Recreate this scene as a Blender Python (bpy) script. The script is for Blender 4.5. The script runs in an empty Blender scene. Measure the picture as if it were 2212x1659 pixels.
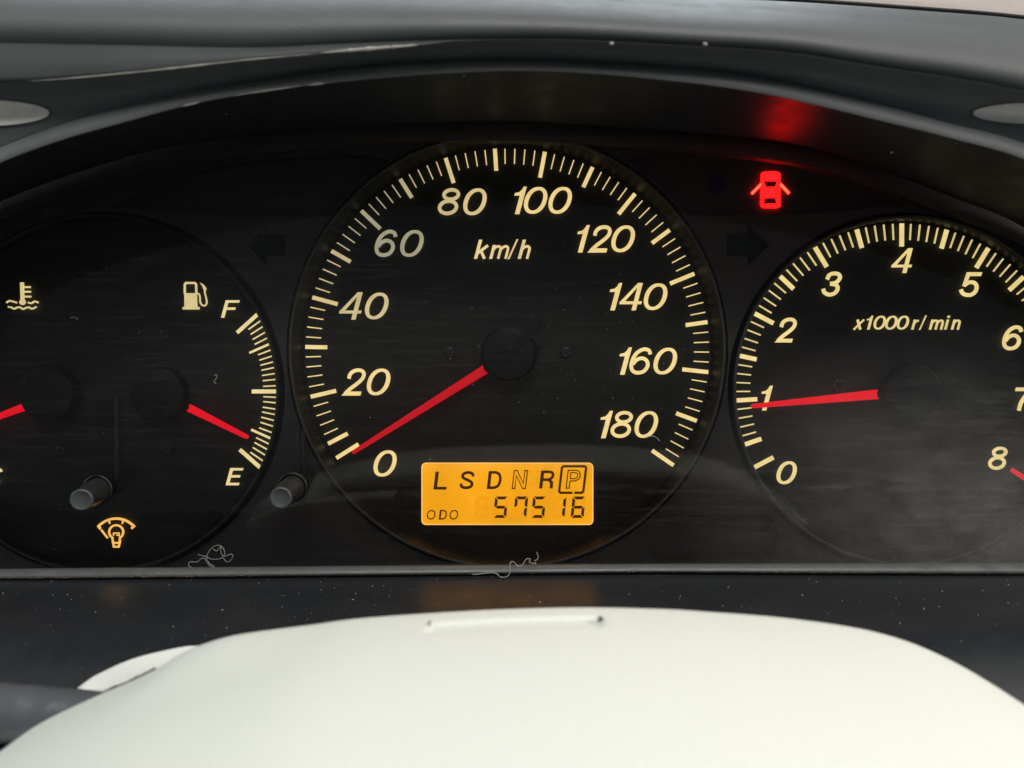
import bpy, bmesh, math, random
import numpy as np
from mathutils import Vector, Matrix

rnd = random.Random(7)
scn = bpy.context.scene
COL = scn.collection

# ------------------------------------------------------------------ scale
# The dial plane is y = 0, x to the right, z up, the camera stands at y = -D.
# Positions were measured off the photograph in a 2212 x 1659 grid; W() gives the
# point of the place that lies at depth y.
D = 0.202
S = 0.26 / 2212.0


def W(u, v, y=0.0):
    f = (D + y) / D
    return Vector(((u - 1106.0) * S * f, y, (829.5 - v) * S * f))


# ------------------------------------------------------------------ camera
cam = bpy.data.cameras.new("camera")
cam_o = bpy.data.objects.new("camera", cam)
COL.objects.link(cam_o)
cam_o.location = (0, -D, 0)
cam_o.rotation_euler = (math.radians(90), 0, 0)
cam.sensor_width = 36.0
cam.lens = 36.0 * D / 0.26
cam.clip_start = 0.005
cam.clip_end = 20.0
cam.dof.use_dof = True
cam.dof.focus_distance = D - 0.002
cam.dof.aperture_fstop = 14.0
scn.camera = cam_o

# ------------------------------------------------------------------ light
world = bpy.data.worlds.new("World")
scn.world = world
world.use_nodes = True
bg = world.node_tree.nodes["Background"]
bg.inputs[0].default_value = (0.78, 0.90, 1.0, 1)
bg.inputs[1].default_value = 0.105


def area(name, loc, target, sx, sy, power, color):
    l = bpy.data.lights.new(name, 'AREA')
    l.shape = 'RECTANGLE'
    l.size, l.size_y = sx, sy
    l.energy = power
    l.color = color
    o = bpy.data.objects.new(name, l)
    COL.objects.link(o)
    o.location = loc
    d = Vector(target) - Vector(loc)
    o.rotation_euler = d.to_track_quat('-Z', 'Y').to_euler()
    return o


# daylight through windscreen and side windows, plus an added fill for the column cover
area("windscreen_light", (-0.15, 0.75, 0.80), (0, 0, 0.05), 1.3, 0.6, 11.2, (0.86, 0.94, 1.0))
area("side_window_light", (1.05, -0.25, 0.42), (0.05, -0.05, 0.0), 0.7, 0.45, 12.0, (1.0, 0.92, 0.86))
area("far_window_light", (-1.15, -0.20, 0.45), (0, -0.05, 0.0), 0.7, 0.45, 4.5, (0.84, 0.93, 1.0))
area("column_fill_light", (0.10, -0.75, 0.95), (0, -0.08, -0.04), 0.9, 0.6, 12.4, (1.0, 1.0, 0.94))

scn.view_settings.view_transform = 'Standard'
scn.view_settings.look = 'None'
scn.view_settings.exposure = 0.0
scn.view_settings.gamma = 1.0
scn.view_settings.use_curve_mapping = False
scn.render.engine = 'CYCLES'
scn.cycles.use_denoising = True
scn.cycles.max_bounces = 5
scn.cycles.transparent_max_bounces = 12
scn.cycles.sample_clamp_indirect = 6.0


# ------------------------------------------------------------------ materials
def lin(r, g, b):
    def f(c):
        c /= 255.0
        return c / 12.92 if c <= 0.04045 else ((c + 0.055) / 1.055) ** 2.4
    return (f(r), f(g), f(b), 1.0)


def plastic(name, color, rough=0.5, spec=0.5, grain=0.0, grain_scale=1800.0, mottled=0.25, mottle_scale=60.0,
            rough_var=0.12, coat=0.0, emission=None, estr=0.0):
    m = bpy.data.materials.new(name)
    m.use_nodes = True
    nt = m.node_tree
    b = nt.nodes["Principled BSDF"]
    b.inputs["Roughness"].default_value = rough
    b.inputs["Specular IOR Level"].default_value = spec
    if coat:
        b.inputs["Coat Weight"].default_value = coat
        b.inputs["Coat Roughness"].default_value = 0.15
    tc = nt.nodes.new("ShaderNodeTexCoord")
    geo = nt.nodes.new("ShaderNodeNewGeometry")
    n = nt.nodes.new("ShaderNodeTexNoise")
    n.inputs["Scale"].default_value = mottle_scale
    n.inputs["Detail"].default_value = 6
    n.inputs["Roughness"].default_value = 0.62
    nt.links.new(geo.outputs["Position"], n.inputs["Vector"])
    mx = nt.nodes.new("ShaderNodeMix")
    mx.data_type = 'RGBA'
    mx.inputs[6].default_value = tuple(c * (1 - mottled) for c in color[:3]) + (1,)
    mx.inputs[7].default_value = tuple(min(1, c * (1 + mottled)) for c in color[:3]) + (1,)
    nt.links.new(n.outputs["Fac"], mx.inputs[0])
    nt.links.new(mx.outputs[2], b.inputs["Base Color"])
    mr = nt.nodes.new("ShaderNodeMapRange")
    mr.inputs[1].default_value = 0.3
    mr.inputs[2].default_value = 0.7
    mr.inputs[3].default_value = max(0.02, rough - rough_var)
    mr.inputs[4].default_value = min(1, rough + rough_var)
    n2 = nt.nodes.new("ShaderNodeTexNoise")
    n2.inputs["Scale"].default_value = mottle_scale * 3.1
    n2.inputs["Detail"].default_value = 4
    nt.links.new(geo.outputs["Position"], n2.inputs["Vector"])
    nt.links.new(n2.outputs["Fac"], mr.inputs[0])
    nt.links.new(mr.outputs[0], b.inputs["Roughness"])
    if grain:
        g = nt.nodes.new("ShaderNodeTexNoise")
        g.inputs["Scale"].default_value = grain_scale
        g.inputs["Detail"].default_value = 2
        nt.links.new(geo.outputs["Position"], g.inputs["Vector"])
        bp = nt.nodes.new("ShaderNodeBump")
        bp.inputs["Strength"].default_value = grain
        bp.inputs["Distance"].default_value = 0.0003
        nt.links.new(g.outputs["Fac"], bp.inputs["Height"])
        nt.links.new(bp.outputs[0], b.inputs["Normal"])
    if emission:
        b.inputs["Emission Color"].default_value = emission
        b.inputs["Emission Strength"].default_value = estr
    return m


M = {}
M['dial'] = plastic("dial_black", (0.022, 0.0215, 0.020, 1), 0.65, 0.3, grain=0.25, grain_scale=2600)
M['plate'] = plastic("housing_black", (0.050, 0.045, 0.044, 1), 0.62, 0.4, grain=0.5, grain_scale=2200)
M['recess'] = plastic("recess_black", (0.038, 0.035, 0.036, 1), 0.55, 0.4, grain=0.3)
M['ring'] = plastic("bezel_black", (0.009, 0.009, 0.009, 1), 0.42, 0.45, rough_var=0.08)
M['ring_highlight'] = plastic("bezel_edge_highlight", (0.075, 0.071, 0.067, 1), 0.5, 0.4, rough_var=0.08)  # paler edge colour paints a thin highlight along the bezel lip
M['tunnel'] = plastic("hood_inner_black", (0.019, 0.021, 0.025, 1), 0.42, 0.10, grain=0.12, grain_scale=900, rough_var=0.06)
M['lip'] = plastic("hood_edge_grey", (0.10, 0.106, 0.106, 1), 0.5, 0.4, grain=0.1, mottle_scale=40)
M['face'] = plastic("hood_face_dark", (0.075, 0.081, 0.085, 1), 0.6, 0.4, grain=0.3, mottle_scale=30)
M['chamfer'] = plastic('hood_chamfer', (0.042, 0.046, 0.047, 1), 0.5, 0.4, grain=0.15, mottle_scale=30)
M['brow'] = plastic("hood_grey", (0.088, 0.093, 0.096, 1), 0.55, 0.45, grain=0.25, grain_scale=2400, mottled=0.12, rough_var=0.04)
M['scoop'] = plastic("scoop_lit_grey", (0.62, 0.60, 0.57, 1), 0.25, 0.5, mottled=0.1)  # far paler than the hood: light caught in the scoops is in the colour
M['dash'] = plastic("dash_taupe", (0.34, 0.30, 0.28, 1), 0.7, 0.3, grain=0.4)
M['ledge'] = plastic("ledge_grey", (0.075, 0.079, 0.079, 1), 0.40, 0.5, mottle_scale=120)
M['trim'] = plastic("trim_black", (0.015, 0.0165, 0.019, 1), 0.36, 0.30, grain=0.08, rough_var=0.06)
M['knob'] = plastic("knob_black", (0.018, 0.019, 0.019, 1), 0.38, 0.5, mottle_scale=300)
M['knob_face'] = plastic("knob_face_grey", (0.060, 0.066, 0.066, 1), 0.4, 0.5, mottle_scale=400)
M['hub'] = plastic("hub_black", (0.008, 0.008, 0.0078, 1), 0.6, 0.3, grain=0.2, grain_scale=3000)
M['screw'] = plastic("screw_dark", (0.030, 0.028, 0.027, 1), 0.35, 0.6, mottle_scale=900)
M['column'] = plastic("column_cream", (0.75, 0.765, 0.70, 1), 0.52, 0.35, grain=0.6, grain_scale=1600, mottled=0.03, mottle_scale=1100)
M['column_old'] = plastic("column_cream_grained", (0.75, 0.75, 0.70, 1), 0.6, 0.3, grain=0.4, grain_scale=1100, mottled=0.02, mottle_scale=160)
M['column_hole'] = plastic("column_hole", (0.16, 0.13, 0.13, 1), 0.7, 0.3)
M['stalk'] = plastic("stalk_grey", (0.085, 0.09, 0.098, 1), 0.24, 1.0, mottled=0.1, mottle_scale=90)
M['arrow'] = plastic("arrow_green_black", (0.010, 0.0150, 0.0125, 1), 0.55, 0.3)
M['blue'] = plastic("unlit_blue", (0.018, 0.016, 0.075, 1), 0.6, 0.3)
M['lcd_seg'] = plastic("lcd_segment", (0.030, 0.014, 0.003, 1), 0.6, 0.2, emission=lin(66, 36, 6), estr=0.8)
M['lint'] = plastic("lint_pale", (0.42, 0.42, 0.40, 1), 0.8, 0.2)
M['dust'] = plastic("dust_pale", (0.42, 0.41, 0.38, 1), 0.9, 0.1, mottled=0.6, mottle_scale=900)
M['groove'] = plastic("groove_black", (0.004, 0.004, 0.004, 1), 0.4, 0.4)


def backlit(name, base, gain=1.0, fine=0.10, scale=420):
    """Translucent print lit from behind by the dial bulbs; the object's own colour says how much of the
    bulb reaches that mark."""
    m = bpy.data.materials.new(name)
    m.use_nodes = True
    nt = m.node_tree
    b = nt.nodes["Principled BSDF"]
    b.inputs["Base Color"].default_value = base
    b.inputs["Roughness"].default_value = 0.6
    b.inputs["Specular IOR Level"].default_value = 0.2
    oi = nt.nodes.new("ShaderNodeObjectInfo")
    geo = nt.nodes.new("ShaderNodeNewGeometry")
    n = nt.nodes.new("ShaderNodeTexNoise")
    n.inputs["Scale"].default_value = scale
    n.inputs["Detail"].default_value = 5
    nt.links.new(geo.outputs["Position"], n.inputs["Vector"])
    mr = nt.nodes.new("ShaderNodeMapRange")
    mr.inputs[1].default_value = 0.3
    mr.inputs[2].default_value = 0.7
    mr.inputs[3].default_value = gain * (1 - fine)
    mr.inputs[4].default_value = gain * (1 + fine)
    nt.links.new(n.outputs["Fac"], mr.inputs[0])
    nt.links.new(oi.outputs["Color"], b.inputs["Emission Color"])
    nt.links.new(mr.outputs[0], b.inputs["Emission Strength"])
    return m


M['print'] = backlit("backlit_print", (0.30, 0.28, 0.20, 1))
M['needle'] = backlit("needle_red", (0.42, 0.008, 0.014, 1), fine=0.06)
M['red_lamp'] = backlit("red_lamp", (0.3, 0.01, 0.01, 1), 1.0, 0.02)
M['lcd'] = backlit("lcd_amber", (0.12, 0.07, 0.01, 1), 1.0, 0.12, 70)


def lens_material():
    m = bpy.data.materials.new("clear_lens")
    m.use_nodes = True
    nt = m.node_tree
    for n in list(nt.nodes):
        nt.nodes.remove(n)
    L = nt.links.new
    N = nt.nodes.new
    out = N("ShaderNodeOutputMaterial")
    tr = N("ShaderNodeBsdfTransparent")
    df = N("ShaderNodeBsdfDiffuse")
    df.inputs[0].default_value = (0.60, 0.57, 0.55, 1)
    gl = N("ShaderNodeBsdfGlossy")
    gl.inputs["Roughness"].default_value = 0.06
    fr = N("ShaderNodeFresnel")
    fr.inputs[0].default_value = 1.42
    geo = N("ShaderNodeNewGeometry")
    sep = N("ShaderNodeSeparateXYZ")
    L(geo.outputs["Position"], sep.inputs[0])

    def mth(op, a, b=None, clamp=False):
        n = N("ShaderNodeMath")
        n.operation = op
        n.use_clamp = clamp
        for i, x in enumerate((a, b)):
            if x is None:
                continue
            if isinstance(x, (int, float)):
                n.inputs[i].default_value = x
            else:
                L(x, n.inputs[i])
        return n.outputs[0]

    def noise(scale, sx, sz, detail=5, rough=0.6, off=0.0, rot=0.0):
        mp = N("ShaderNodeMapping")
        mp.inputs["Scale"].default_value = (sx, 1, sz)
        mp.inputs["Rotation"].default_value = (0, rot, 0)
        mp.inputs["Location"].default_value = (off, off * 0.7, off * 1.3)
        L(geo.outputs["Position"], mp.inputs[0])
        n = N("ShaderNodeTexNoise")
        n.inputs["Scale"].default_value = scale
        n.inputs["Detail"].default_value = detail
        n.inputs["Roughness"].default_value = rough
        L(mp.outputs[0], n.inputs["Vector"])
        return n.outputs["Fac"]

    def ramp(x, lo, hi):
        n = N("ShaderNodeMapRange")
        n.inputs[1].default_value = lo
        n.inputs[2].default_value = hi
        L(x, n.inputs[0])
        return n.outputs[0]

    def blob(cx, cz, rx, rz):
        dx = mth('DIVIDE', mth('SUBTRACT', sep.outputs[0], cx), rx)
        dz = mth('DIVIDE', mth('SUBTRACT', sep.outputs[2], cz), rz)
        r2 = mth('ADD', mth('MULTIPLY', dx, dx), mth('MULTIPLY', dz, dz))
        return mth('SUBTRACT', 1.0, mth('POWER', r2, 0.5), True)
    # wiped streaks, speckle, and a low smear that also paints in reflected haze
    streak = ramp(noise(260, 0.22, 3.2, 8, 0.72, 0.0, 0.06), 0.50, 0.74)
    streak2 = ramp(noise(330, 0.25, 2.6, 8, 0.74, 3.1, 0.75), 0.54, 0.74)
    smear_haze = mth('POWER', blob(0.116, -0.028, 0.078, 0.046), 1.0)
    smear_b = blob(0.128, 0.010, 0.035, 0.05)
    smear_c = blob(0.02, -0.027, 0.10, 0.012)
    smear_d = blob(-0.08, 0.045, 0.14, 0.075)
    big = ramp(noise(46, 1.0, 1.35, 10, 0.70, 5.0, 0.5), 0.30, 0.72)
    body = mth('MULTIPLY', smear_haze, mth('ADD', 0.08, mth('MULTIPLY', big, 0.20)))
    body = mth('ADD', body, mth('MULTIPLY', smear_haze, mth('MULTIPLY', streak, 0.075)))
    body = mth('ADD', body, mth('MULTIPLY', smear_b, mth('MULTIPLY', streak2, 0.16)))
    body = mth('ADD', body, mth('MULTIPLY', smear_c, mth('MULTIPLY', streak, 0.05)))
    body = mth('ADD', body, mth('MULTIPLY', smear_d, mth('MULTIPLY', mth('ADD', streak, 0.35), 0.05)))
    speck = ramp(noise(2600, 1, 1, 1, 0.5, 9.0), 0.72, 0.80)
    patch = ramp(noise(38, 1, 1.6, 4, 0.6, 12.0), 0.50, 0.70)
    body = mth('ADD', body, mth('MULTIPLY', mth('MULTIPLY', speck, patch), 0.16))
    dirt_haze = mth('ADD', body, mth('MULTIPLY', mth('ADD', streak, 0.25), 0.010), True)
    m1 = N("ShaderNodeMixShader")
    L(dirt_haze, m1.inputs[0])
    L(tr.outputs[0], m1.inputs[1])
    L(df.outputs[0], m1.inputs[2])
    m2 = N("ShaderNodeMixShader")
    L(mth('MULTIPLY', fr.outputs[0], 0.9), m2.inputs[0])
    L(m1.outputs[0], m2.inputs[1])
    L(gl.outputs[0], m2.inputs[2])
    L(m2.outputs[0], out.inputs[0])
    return m


M['lens'] = lens_material()
for k_ in ('print', 'needle'):
    M[k_].cycles.emission_sampling = 'NONE'


def ledge_dirt():
    """Grey ledge with a line of brown dust settled along its lower edge."""
    m = M['ledge']
    return m


# ------------------------------------------------------------------ object helpers
WL = {}


def thing(name, label, cat, loc=(0, 0, 0), group=None, kind=None):
    o = bpy.data.objects.new(name, None)
    o.empty_display_size = 0.01
    COL.objects.link(o)
    o.location = loc
    WL[o.name] = Vector(loc)
    tag(o, label, cat, group, kind)
    return o


def tag(o, label, cat, group=None, kind=None):
    o["label"] = label
    if cat:
        o["category"] = cat
    if group:
        o["group"] = group
    if kind:
        o["kind"] = kind
    return o


def link(name, me, mat, parent=None, loc=(0, 0, 0), rot=None, color=None, label=None, world_verts=False):
    """One mesh object; loc is its place in the world. world_verts: the mesh holds world points."""
    o = bpy.data.objects.new(name, me)
    COL.objects.link(o)
    loc = Vector(loc)
    if mat is not None and len(me.materials) == 0:
        me.materials.append(mat)
    p = WL[parent.name] if parent is not None else Vector((0, 0, 0))
    o.location = loc - p
    WL[o.name] = loc
    if parent is not None:
        o.parent = parent
    if rot is not None:
        o.rotation_euler = rot
    if color is not None:
        o.color = color
    if label:
        o["label"] = label
    return o


class MB:
    """Collects points and faces; every mesh() is one part."""

    def __init__(self):
        self.v, self.f, self.k = [], [], 0

    def add(self, verts, faces):
        b = len(self.v)
        self.v += [tuple(p) for p in verts]
        self.f += [tuple(i + b for i in q) for q in faces]

    def grid(self, rows, close_u=False):
        n = len(rows[0])
        verts = [p for r in rows for p in r]
        faces = []
        for i in range(len(rows) - 1):
            for j in range(n if close_u else n - 1):
                k = (j + 1) % n
                faces.append((i * n + j, i * n + k, (i + 1) * n + k, (i + 1) * n + j))
        self.add(verts, faces)

    # -- flat print in dial units (x right, y up); each stroke a hair higher than the last
    def plate2(self, pts, th=0.00022):
        y0 = -0.00001 * self.k
        self.k += 1
        n = len(pts)
        a = sum(pts[i][0] * pts[(i + 1) % n][1] - pts[(i + 1) % n][0] * pts[i][1] for i in range(n))
        if a < 0:
            pts = pts[::-1]
        vs = [(p[0] * S, y0 - th, p[1] * S) for p in pts] + [(p[0] * S, y0, p[1] * S) for p in pts]
        fs = [tuple(range(n))] + [(i, i + n, (i + 1) % n + n, (i + 1) % n) for i in range(n)]
        self.add(vs, fs)

    def ribbon(self, pts, w, closed=False, th=0.00022, caps=None):
        """pts: centre line; w: width or one width per point."""
        y0 = -0.00001 * self.k
        self.k += 1
        P = [Vector(p) for p in pts]
        n = len(P)
        ws = w if isinstance(w, (list, tuple)) else [w] * n
        Lf, Rt = [], []
        for i in range(n):
            if closed:
                a, b, c = P[i - 1], P[i], P[(i + 1) % n]
            else:
                a, b, c = P[max(i - 1, 0)], P[i], P[min(i + 1, n - 1)]
            d1 = (b - a).normalized() if (b - a).length > 1e-9 else (c - b).normalized()
            d2 = (c - b).normalized() if (c - b).length > 1e-9 else d1
            n1 = Vector((-d1.y, d1.x))
            n2 = Vector((-d2.y, d2.x))
            t = (n1 + n2)
            t = t.normalized() if t.length > 1e-6 else n1
            k = 1.0 / max(0.45, t.dot(n1))
            Lf.append(b + t * (ws[i] * 0.5 * k))
            Rt.append(b - t * (ws[i] * 0.5 * k))
        vs, fs = [], []
        for i in range(n):
            for q in (Lf[i], Rt[i]):
                vs.append((q.x * S, y0 - th, q.y * S))
            for q in (Lf[i], Rt[i]):
                vs.append((q.x * S, y0, q.y * S))
        m = n if closed else n - 1
        for i in range(m):
            j = (i + 1) % n
            A, B = i * 4, j * 4
            fs += [(A, B, B + 1, A + 1), (A, A + 2, B + 2, B), (A + 1, B + 1, B + 3, A + 3)]
        if not closed:
            fs += [(0, 1, 3, 2), ((n - 1) * 4, (n - 1) * 4 + 2, (n - 1) * 4 + 3, (n - 1) * 4 + 1)]
        self.add(vs, fs)

    def mesh(self, name, smooth=False, flip=False):
        me = bpy.data.meshes.new(name)
        me.from_pydata(self.v, [], self.f)
        bm = bmesh.new()
        bm.from_mesh(me)
        bmesh.ops.recalc_face_normals(bm, faces=bm.faces)
        if flip:
            bmesh.ops.reverse_faces(bm, faces=bm.faces)
        bm.to_mesh(me)
        bm.free()
        if smooth:
            me.polygons.foreach_set("use_smooth", [True] * len(me.polygons))
        me.update()
        return me


def smooth_path(pts, per=6, closed=False):
    """Catmull-Rom through the points."""
    P = [Vector(p) for p in pts]
    n = len(P)
    out = []
    segs = n if closed else n - 1
    for i in range(segs):
        p0 = P[(i - 1) % n] if closed or i > 0 else P[0] * 2 - P[1]
        p1, p2 = P[i % n], P[(i + 1) % n]
        p3 = P[(i + 2) % n] if closed or i + 2 < n else P[-1] * 2 - P[-2]
        for s in range(per):
            t = s / per
            out.append(0.5 * ((2 * p1) + (p2 - p0) * t + (2 * p0 - 5 * p1 + 4 * p2 - p3) * t * t +
                              (3 * p1 - p0 - 3 * p2 + p3) * t ** 3))
    if not closed:
        out.append(P[-1])
    return out


def ellipse(cx, cy, a, b, n=28, shear=0.0, e=2.0, t0=0.0, t1=2 * math.pi):
    r = []
    full = abs(t1 - t0 - 2 * math.pi) < 1e-6
    for i in range(n if full else n + 1):
        t = t0 + (t1 - t0) * i / n
        c, s = math.cos(t), math.sin(t)
        x = a * math.copysign(abs(c) ** (2 / e), c)
        y = b * math.copysign(abs(s) ** (2 / e), s)
        r.append((cx + x + shear * y, cy + y))
    return r


def rounded_rect(x0, y0, x1, y1, r, n=5):
    pts = []
    for cx, cy, a in ((x1 - r, y1 - r, 0), (x0 + r, y1 - r, 90), (x0 + r, y0 + r, 180), (x1 - r, y0 + r, 270)):
        for i in range(n + 1):
            t = math.radians(a + 90 * i / n)
            pts.append((cx + r * math.cos(t), cy + r * math.sin(t)))
    return pts


def lathe(profile, center, n=128, name="lathe"):
    """profile: (radius in metres, y in metres) around the y axis."""
    mb = MB()
    rows = []
    for r, y in profile:
        rows.append([(r * math.cos(2 * math.pi * i / n), y, r * math.sin(2 * math.pi * i / n)) for i in range(n)])
    mb.grid(rows, True)
    return mb.mesh(name, True)


# ------------------------------------------------------------------ lettering (traced, italic grotesque)
def npts(pts, x0, ybase, H):
    return [((x - x0) / H, (ybase - y) / H) for x, y in pts]


SH = 0.27
GLYPH = {}          # name -> list of ('p', pts) polygons or ('r', pts, width, closed)


def g0():
    n = 36
    pts = ellipse(0.435, 0.5, 0.332, 0.432, n, SH, 2.15)
    ws = [0.130 + 0.050 * abs(math.cos(2 * math.pi * i / n)) for i in range(n)]
    return [('r', pts, ws, True)]


GLYPH['0'] = (g0(), 0.87)
GLYPH['1'] = ([('p', [(x / 265, y / 265) for x, y in
               [(6, 0), (50, 0), (122, 265), (93, 265), (72, 232), (47, 210), (7, 202), (1, 179), (54, 179)]])], 0.47)
GLYPH['2'] = ([('r', smooth_path(npts([(828, 1175), (838, 1137), (868, 1106), (912, 1092), (953, 1098), (974, 1124), (967, 1162),
                                       (938, 1198), (893, 1235), (838, 1276), (790, 1322)], 755, 1340, 267), 5), 0.155, False),
               ('p', npts([(755, 1340), (940, 1340), (950, 1300), (795, 1300)], 755, 1340, 267))], 0.90)
GLYPH['3'] = ([('r', smooth_path(npts([(786, 784), (796, 812), (832, 828), (872, 815), (892, 784), (880, 757), (838, 748)], 770, 842, 182), 6), 0.165, False),
               ('r', smooth_path(npts([(838, 748), (882, 737), (908, 706), (900, 680), (866, 672), (832, 684), (814, 716)], 770, 842, 182), 6), 0.165, False)], 0.86)
GLYPH['4'] = ([('p', npts([(694, 330), (735, 330), (803, 68), (762, 68)], 578, 330, 262)),
               ('p', npts([(578, 262), (596, 236), (757, 68), (790, 68), (626, 250)], 578, 330, 262)),
               ('p', npts([(577, 271), (786, 271), (794, 243), (584, 243)], 578, 330, 262))], 0.86)
GLYPH['5'] = ([('p', npts([(1812, 693), (1920, 693), (1929, 665), (1818, 665)], 1755, 848, 183)),
               ('p', npts([(1783, 768), (1808, 768), (1842, 680), (1816, 668)], 1755, 848, 183)),
               ('r', smooth_path(npts([(1796, 763), (1828, 741), (1868, 742), (1888, 768), (1880, 805), (1850, 830), (1813, 832), (1784, 818), (1772, 792)], 1755, 848, 183), 6), 0.165, False)], 0.95)
GLYPH['6'] = ([('r', smooth_path(npts([(1138, 1187), (1128, 1152), (1094, 1136), (1055, 1142), (1006, 1174), (970, 1228), (953, 1290), (960, 1336),
                                       (988, 1360), (1028, 1365), (1075, 1350), (1107, 1311), (1112, 1268), (1088, 1234), (1048, 1224), (1002, 1242), (968, 1282)],
                                      930, 1385, 267), 5), 0.158, False)], 0.86)
GLYPH['7'] = ([('p', [(0.17, 0.84), (0.84, 0.84), (0.95, 1.0), (0.21, 1.0)]),
               ('r', smooth_path([(0.86, 0.90), (0.60, 0.62), (0.42, 0.34), (0.32, 0.0)], 6), 0.17, False)], 0.90)
GLYPH['8'] = ([('r', ellipse((1664 - 1528) / 270, 1 - (779 - 715) / 270, 0.262, 0.172, 26, SH * 0.6), 0.148, True),
               ('r', ellipse((1632 - 1528) / 270, 1 - (904 - 715) / 270, 0.308, 0.226, 28, SH * 0.6), 0.152, True)], 0.84)


def sh(pts, k=SH):
    return [(x + k * y, y) for x, y in pts]


GLYPH['F'] = ([('p', sh([(0, 0), (0.18, 0), (0.18, 1), (0, 1)])), ('p', sh([(0.1, 0.86), (0.80, 0.86), (0.80, 1.0), (0.1, 1.0)])),
               ('p', sh([(0.1, 0.45), (0.68, 0.45), (0.68, 0.59), (0.1, 0.59)]))], 1.0)
GLYPH['E'] = ([('p', sh([(0, 0), (0.18, 0), (0.18, 1), (0, 1)])), ('p', sh([(0.1, 0.86), (0.76, 0.86), (0.76, 1.0), (0.1, 1.0)])),
               ('p', sh([(0.1, 0.45), (0.70, 0.45), (0.70, 0.59), (0.1, 0.59)])), ('p', sh([(0.1, 0.0), (0.76, 0.0), (0.76, 0.14), (0.1, 0.14)]))], 1.0)
GLYPH['C'] = ([('r', sh(ellipse(0.42, 0.5, 0.34, 0.43, 30, 0, 2.1, math.radians(38), math.radians(322))), 0.15, False)], 1.0)
GLYPH['k'] = ([('p', sh([(0, 0), (0.17, 0), (0.17, 1), (0, 1)])), ('r', sh([(0.12, 0.30), (0.55, 0.70)]), 0.17, False),
               ('r', sh([(0.26, 0.42), (0.55, 0.0)]), 0.18, False)], 0.62)
GLYPH['m'] = ([('p', sh([(0, 0), (0.16, 0), (0.16, 0.72), (0, 0.72)])),
               ('r', sh(smooth_path([(0.08, 0.45), (0.18, 0.60), (0.33, 0.65), (0.44, 0.58), (0.47, 0.42), (0.47, 0.0)], 4)), 0.155, False),
               ('r', sh(smooth_path([(0.47, 0.45), (0.57, 0.60), (0.72, 0.65), (0.83, 0.58), (0.86, 0.42), (0.86, 0.0)], 4)), 0.155, False)], 1.0)
GLYPH['n'] = ([('p', sh([(0, 0), (0.16, 0), (0.16, 0.72), (0, 0.72)])),
               ('r', sh(smooth_path([(0.08, 0.45), (0.18, 0.60), (0.34, 0.65), (0.46, 0.58), (0.49, 0.42), (0.49, 0.0)], 4)), 0.155, False)], 0.62)
GLYPH['h'] = ([('p', sh([(0, 0), (0.17, 0), (0.17, 1.0), (0, 1.0)])),
               ('r', sh(smooth_path([(0.08, 0.45), (0.18, 0.60), (0.34, 0.65), (0.46, 0.58), (0.49, 0.42), (0.49, 0.0)], 4)), 0.16, False)], 0.64)
GLYPH['r'] = ([('p', sh([(0, 0), (0.16, 0), (0.16, 0.72), (0, 0.72)])),
               ('r', sh(smooth_path([(0.08, 0.40), (0.18, 0.58), (0.36, 0.65)], 4)), 0.15, False)], 0.42)
GLYPH['i'] = ([('p', sh([(0, 0), (0.16, 0), (0.16, 0.72), (0, 0.72)])), ('p', sh([(0, 0.84), (0.16, 0.84), (0.16, 1.0), (0, 1.0)]))], 0.26)
GLYPH['/'] = ([('p', [(0, -0.02), (0.09, -0.02), (0.56, 1.02), (0.47, 1.02)])], 0.40)
GLYPH['x'] = ([('r', sh([(0.0, 0.0), (0.55, 0.72)]), 0.13, False), ('r', sh([(0.08, 0.72), (0.47, 0.0)]), 0.18, False)], 0.64)
GLYPH['L'] = ([('p', sh([(0, 0), (0.19, 0), (0.19, 1), (0, 1)], 0.12)), ('p', sh([(0.1, 0), (0.72, 0), (0.72, 0.15), (0.1, 0.15)], 0.12))], 0.8)
GLYPH['S'] = ([('r', sh(smooth_path([(0.68, 0.70), (0.62, 0.86), (0.38, 0.93), (0.14, 0.85), (0.10, 0.68), (0.25, 0.57), (0.48, 0.47), (0.66, 0.33),
                                     (0.62, 0.15), (0.38, 0.07), (0.12, 0.13), (0.05, 0.31)], 5), 0.12), 0.16, False)], 0.85)
GLYPH['D'] = ([('p', sh([(0, 0), (0.18, 0), (0.18, 1), (0, 1)], 0.12)),
               ('r', sh(smooth_path([(0.1, 0.075), (0.40, 0.075), (0.62, 0.20), (0.70, 0.5), (0.62, 0.80), (0.40, 0.925), (0.1, 0.925)], 6), 0.12), 0.15, False)], 0.9)
GLYPH['R'] = ([('p', sh([(0, 0), (0.18, 0), (0.18, 1), (0, 1)], 0.12)),
               ('r', sh(smooth_path([(0.1, 0.925), (0.48, 0.925), (0.66, 0.85), (0.68, 0.66), (0.50, 0.50), (0.1, 0.49)], 6), 0.12), 0.15, False),
               ('r', sh([(0.47, 0.50), (0.66, 0.34), (0.68, 0.0)], 0.12), 0.17, False)], 0.9)
GLYPH['O'] = ([('r', ellipse(0.45, 0.5, 0.38, 0.43, 30, 0.12, 2.2), 0.13, True)], 0.95)
n_out = [(0, 0), (0.15, 0), (0.15, 0.72), (0.58, 0), (0.74, 0), (0.74, 1), (0.59, 1), (0.59, 0.28), (0.16, 1), (0, 1)]
GLYPH['N'] = ([('r', sh(n_out, 0.12), 0.06, True)], 0.9)
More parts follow.
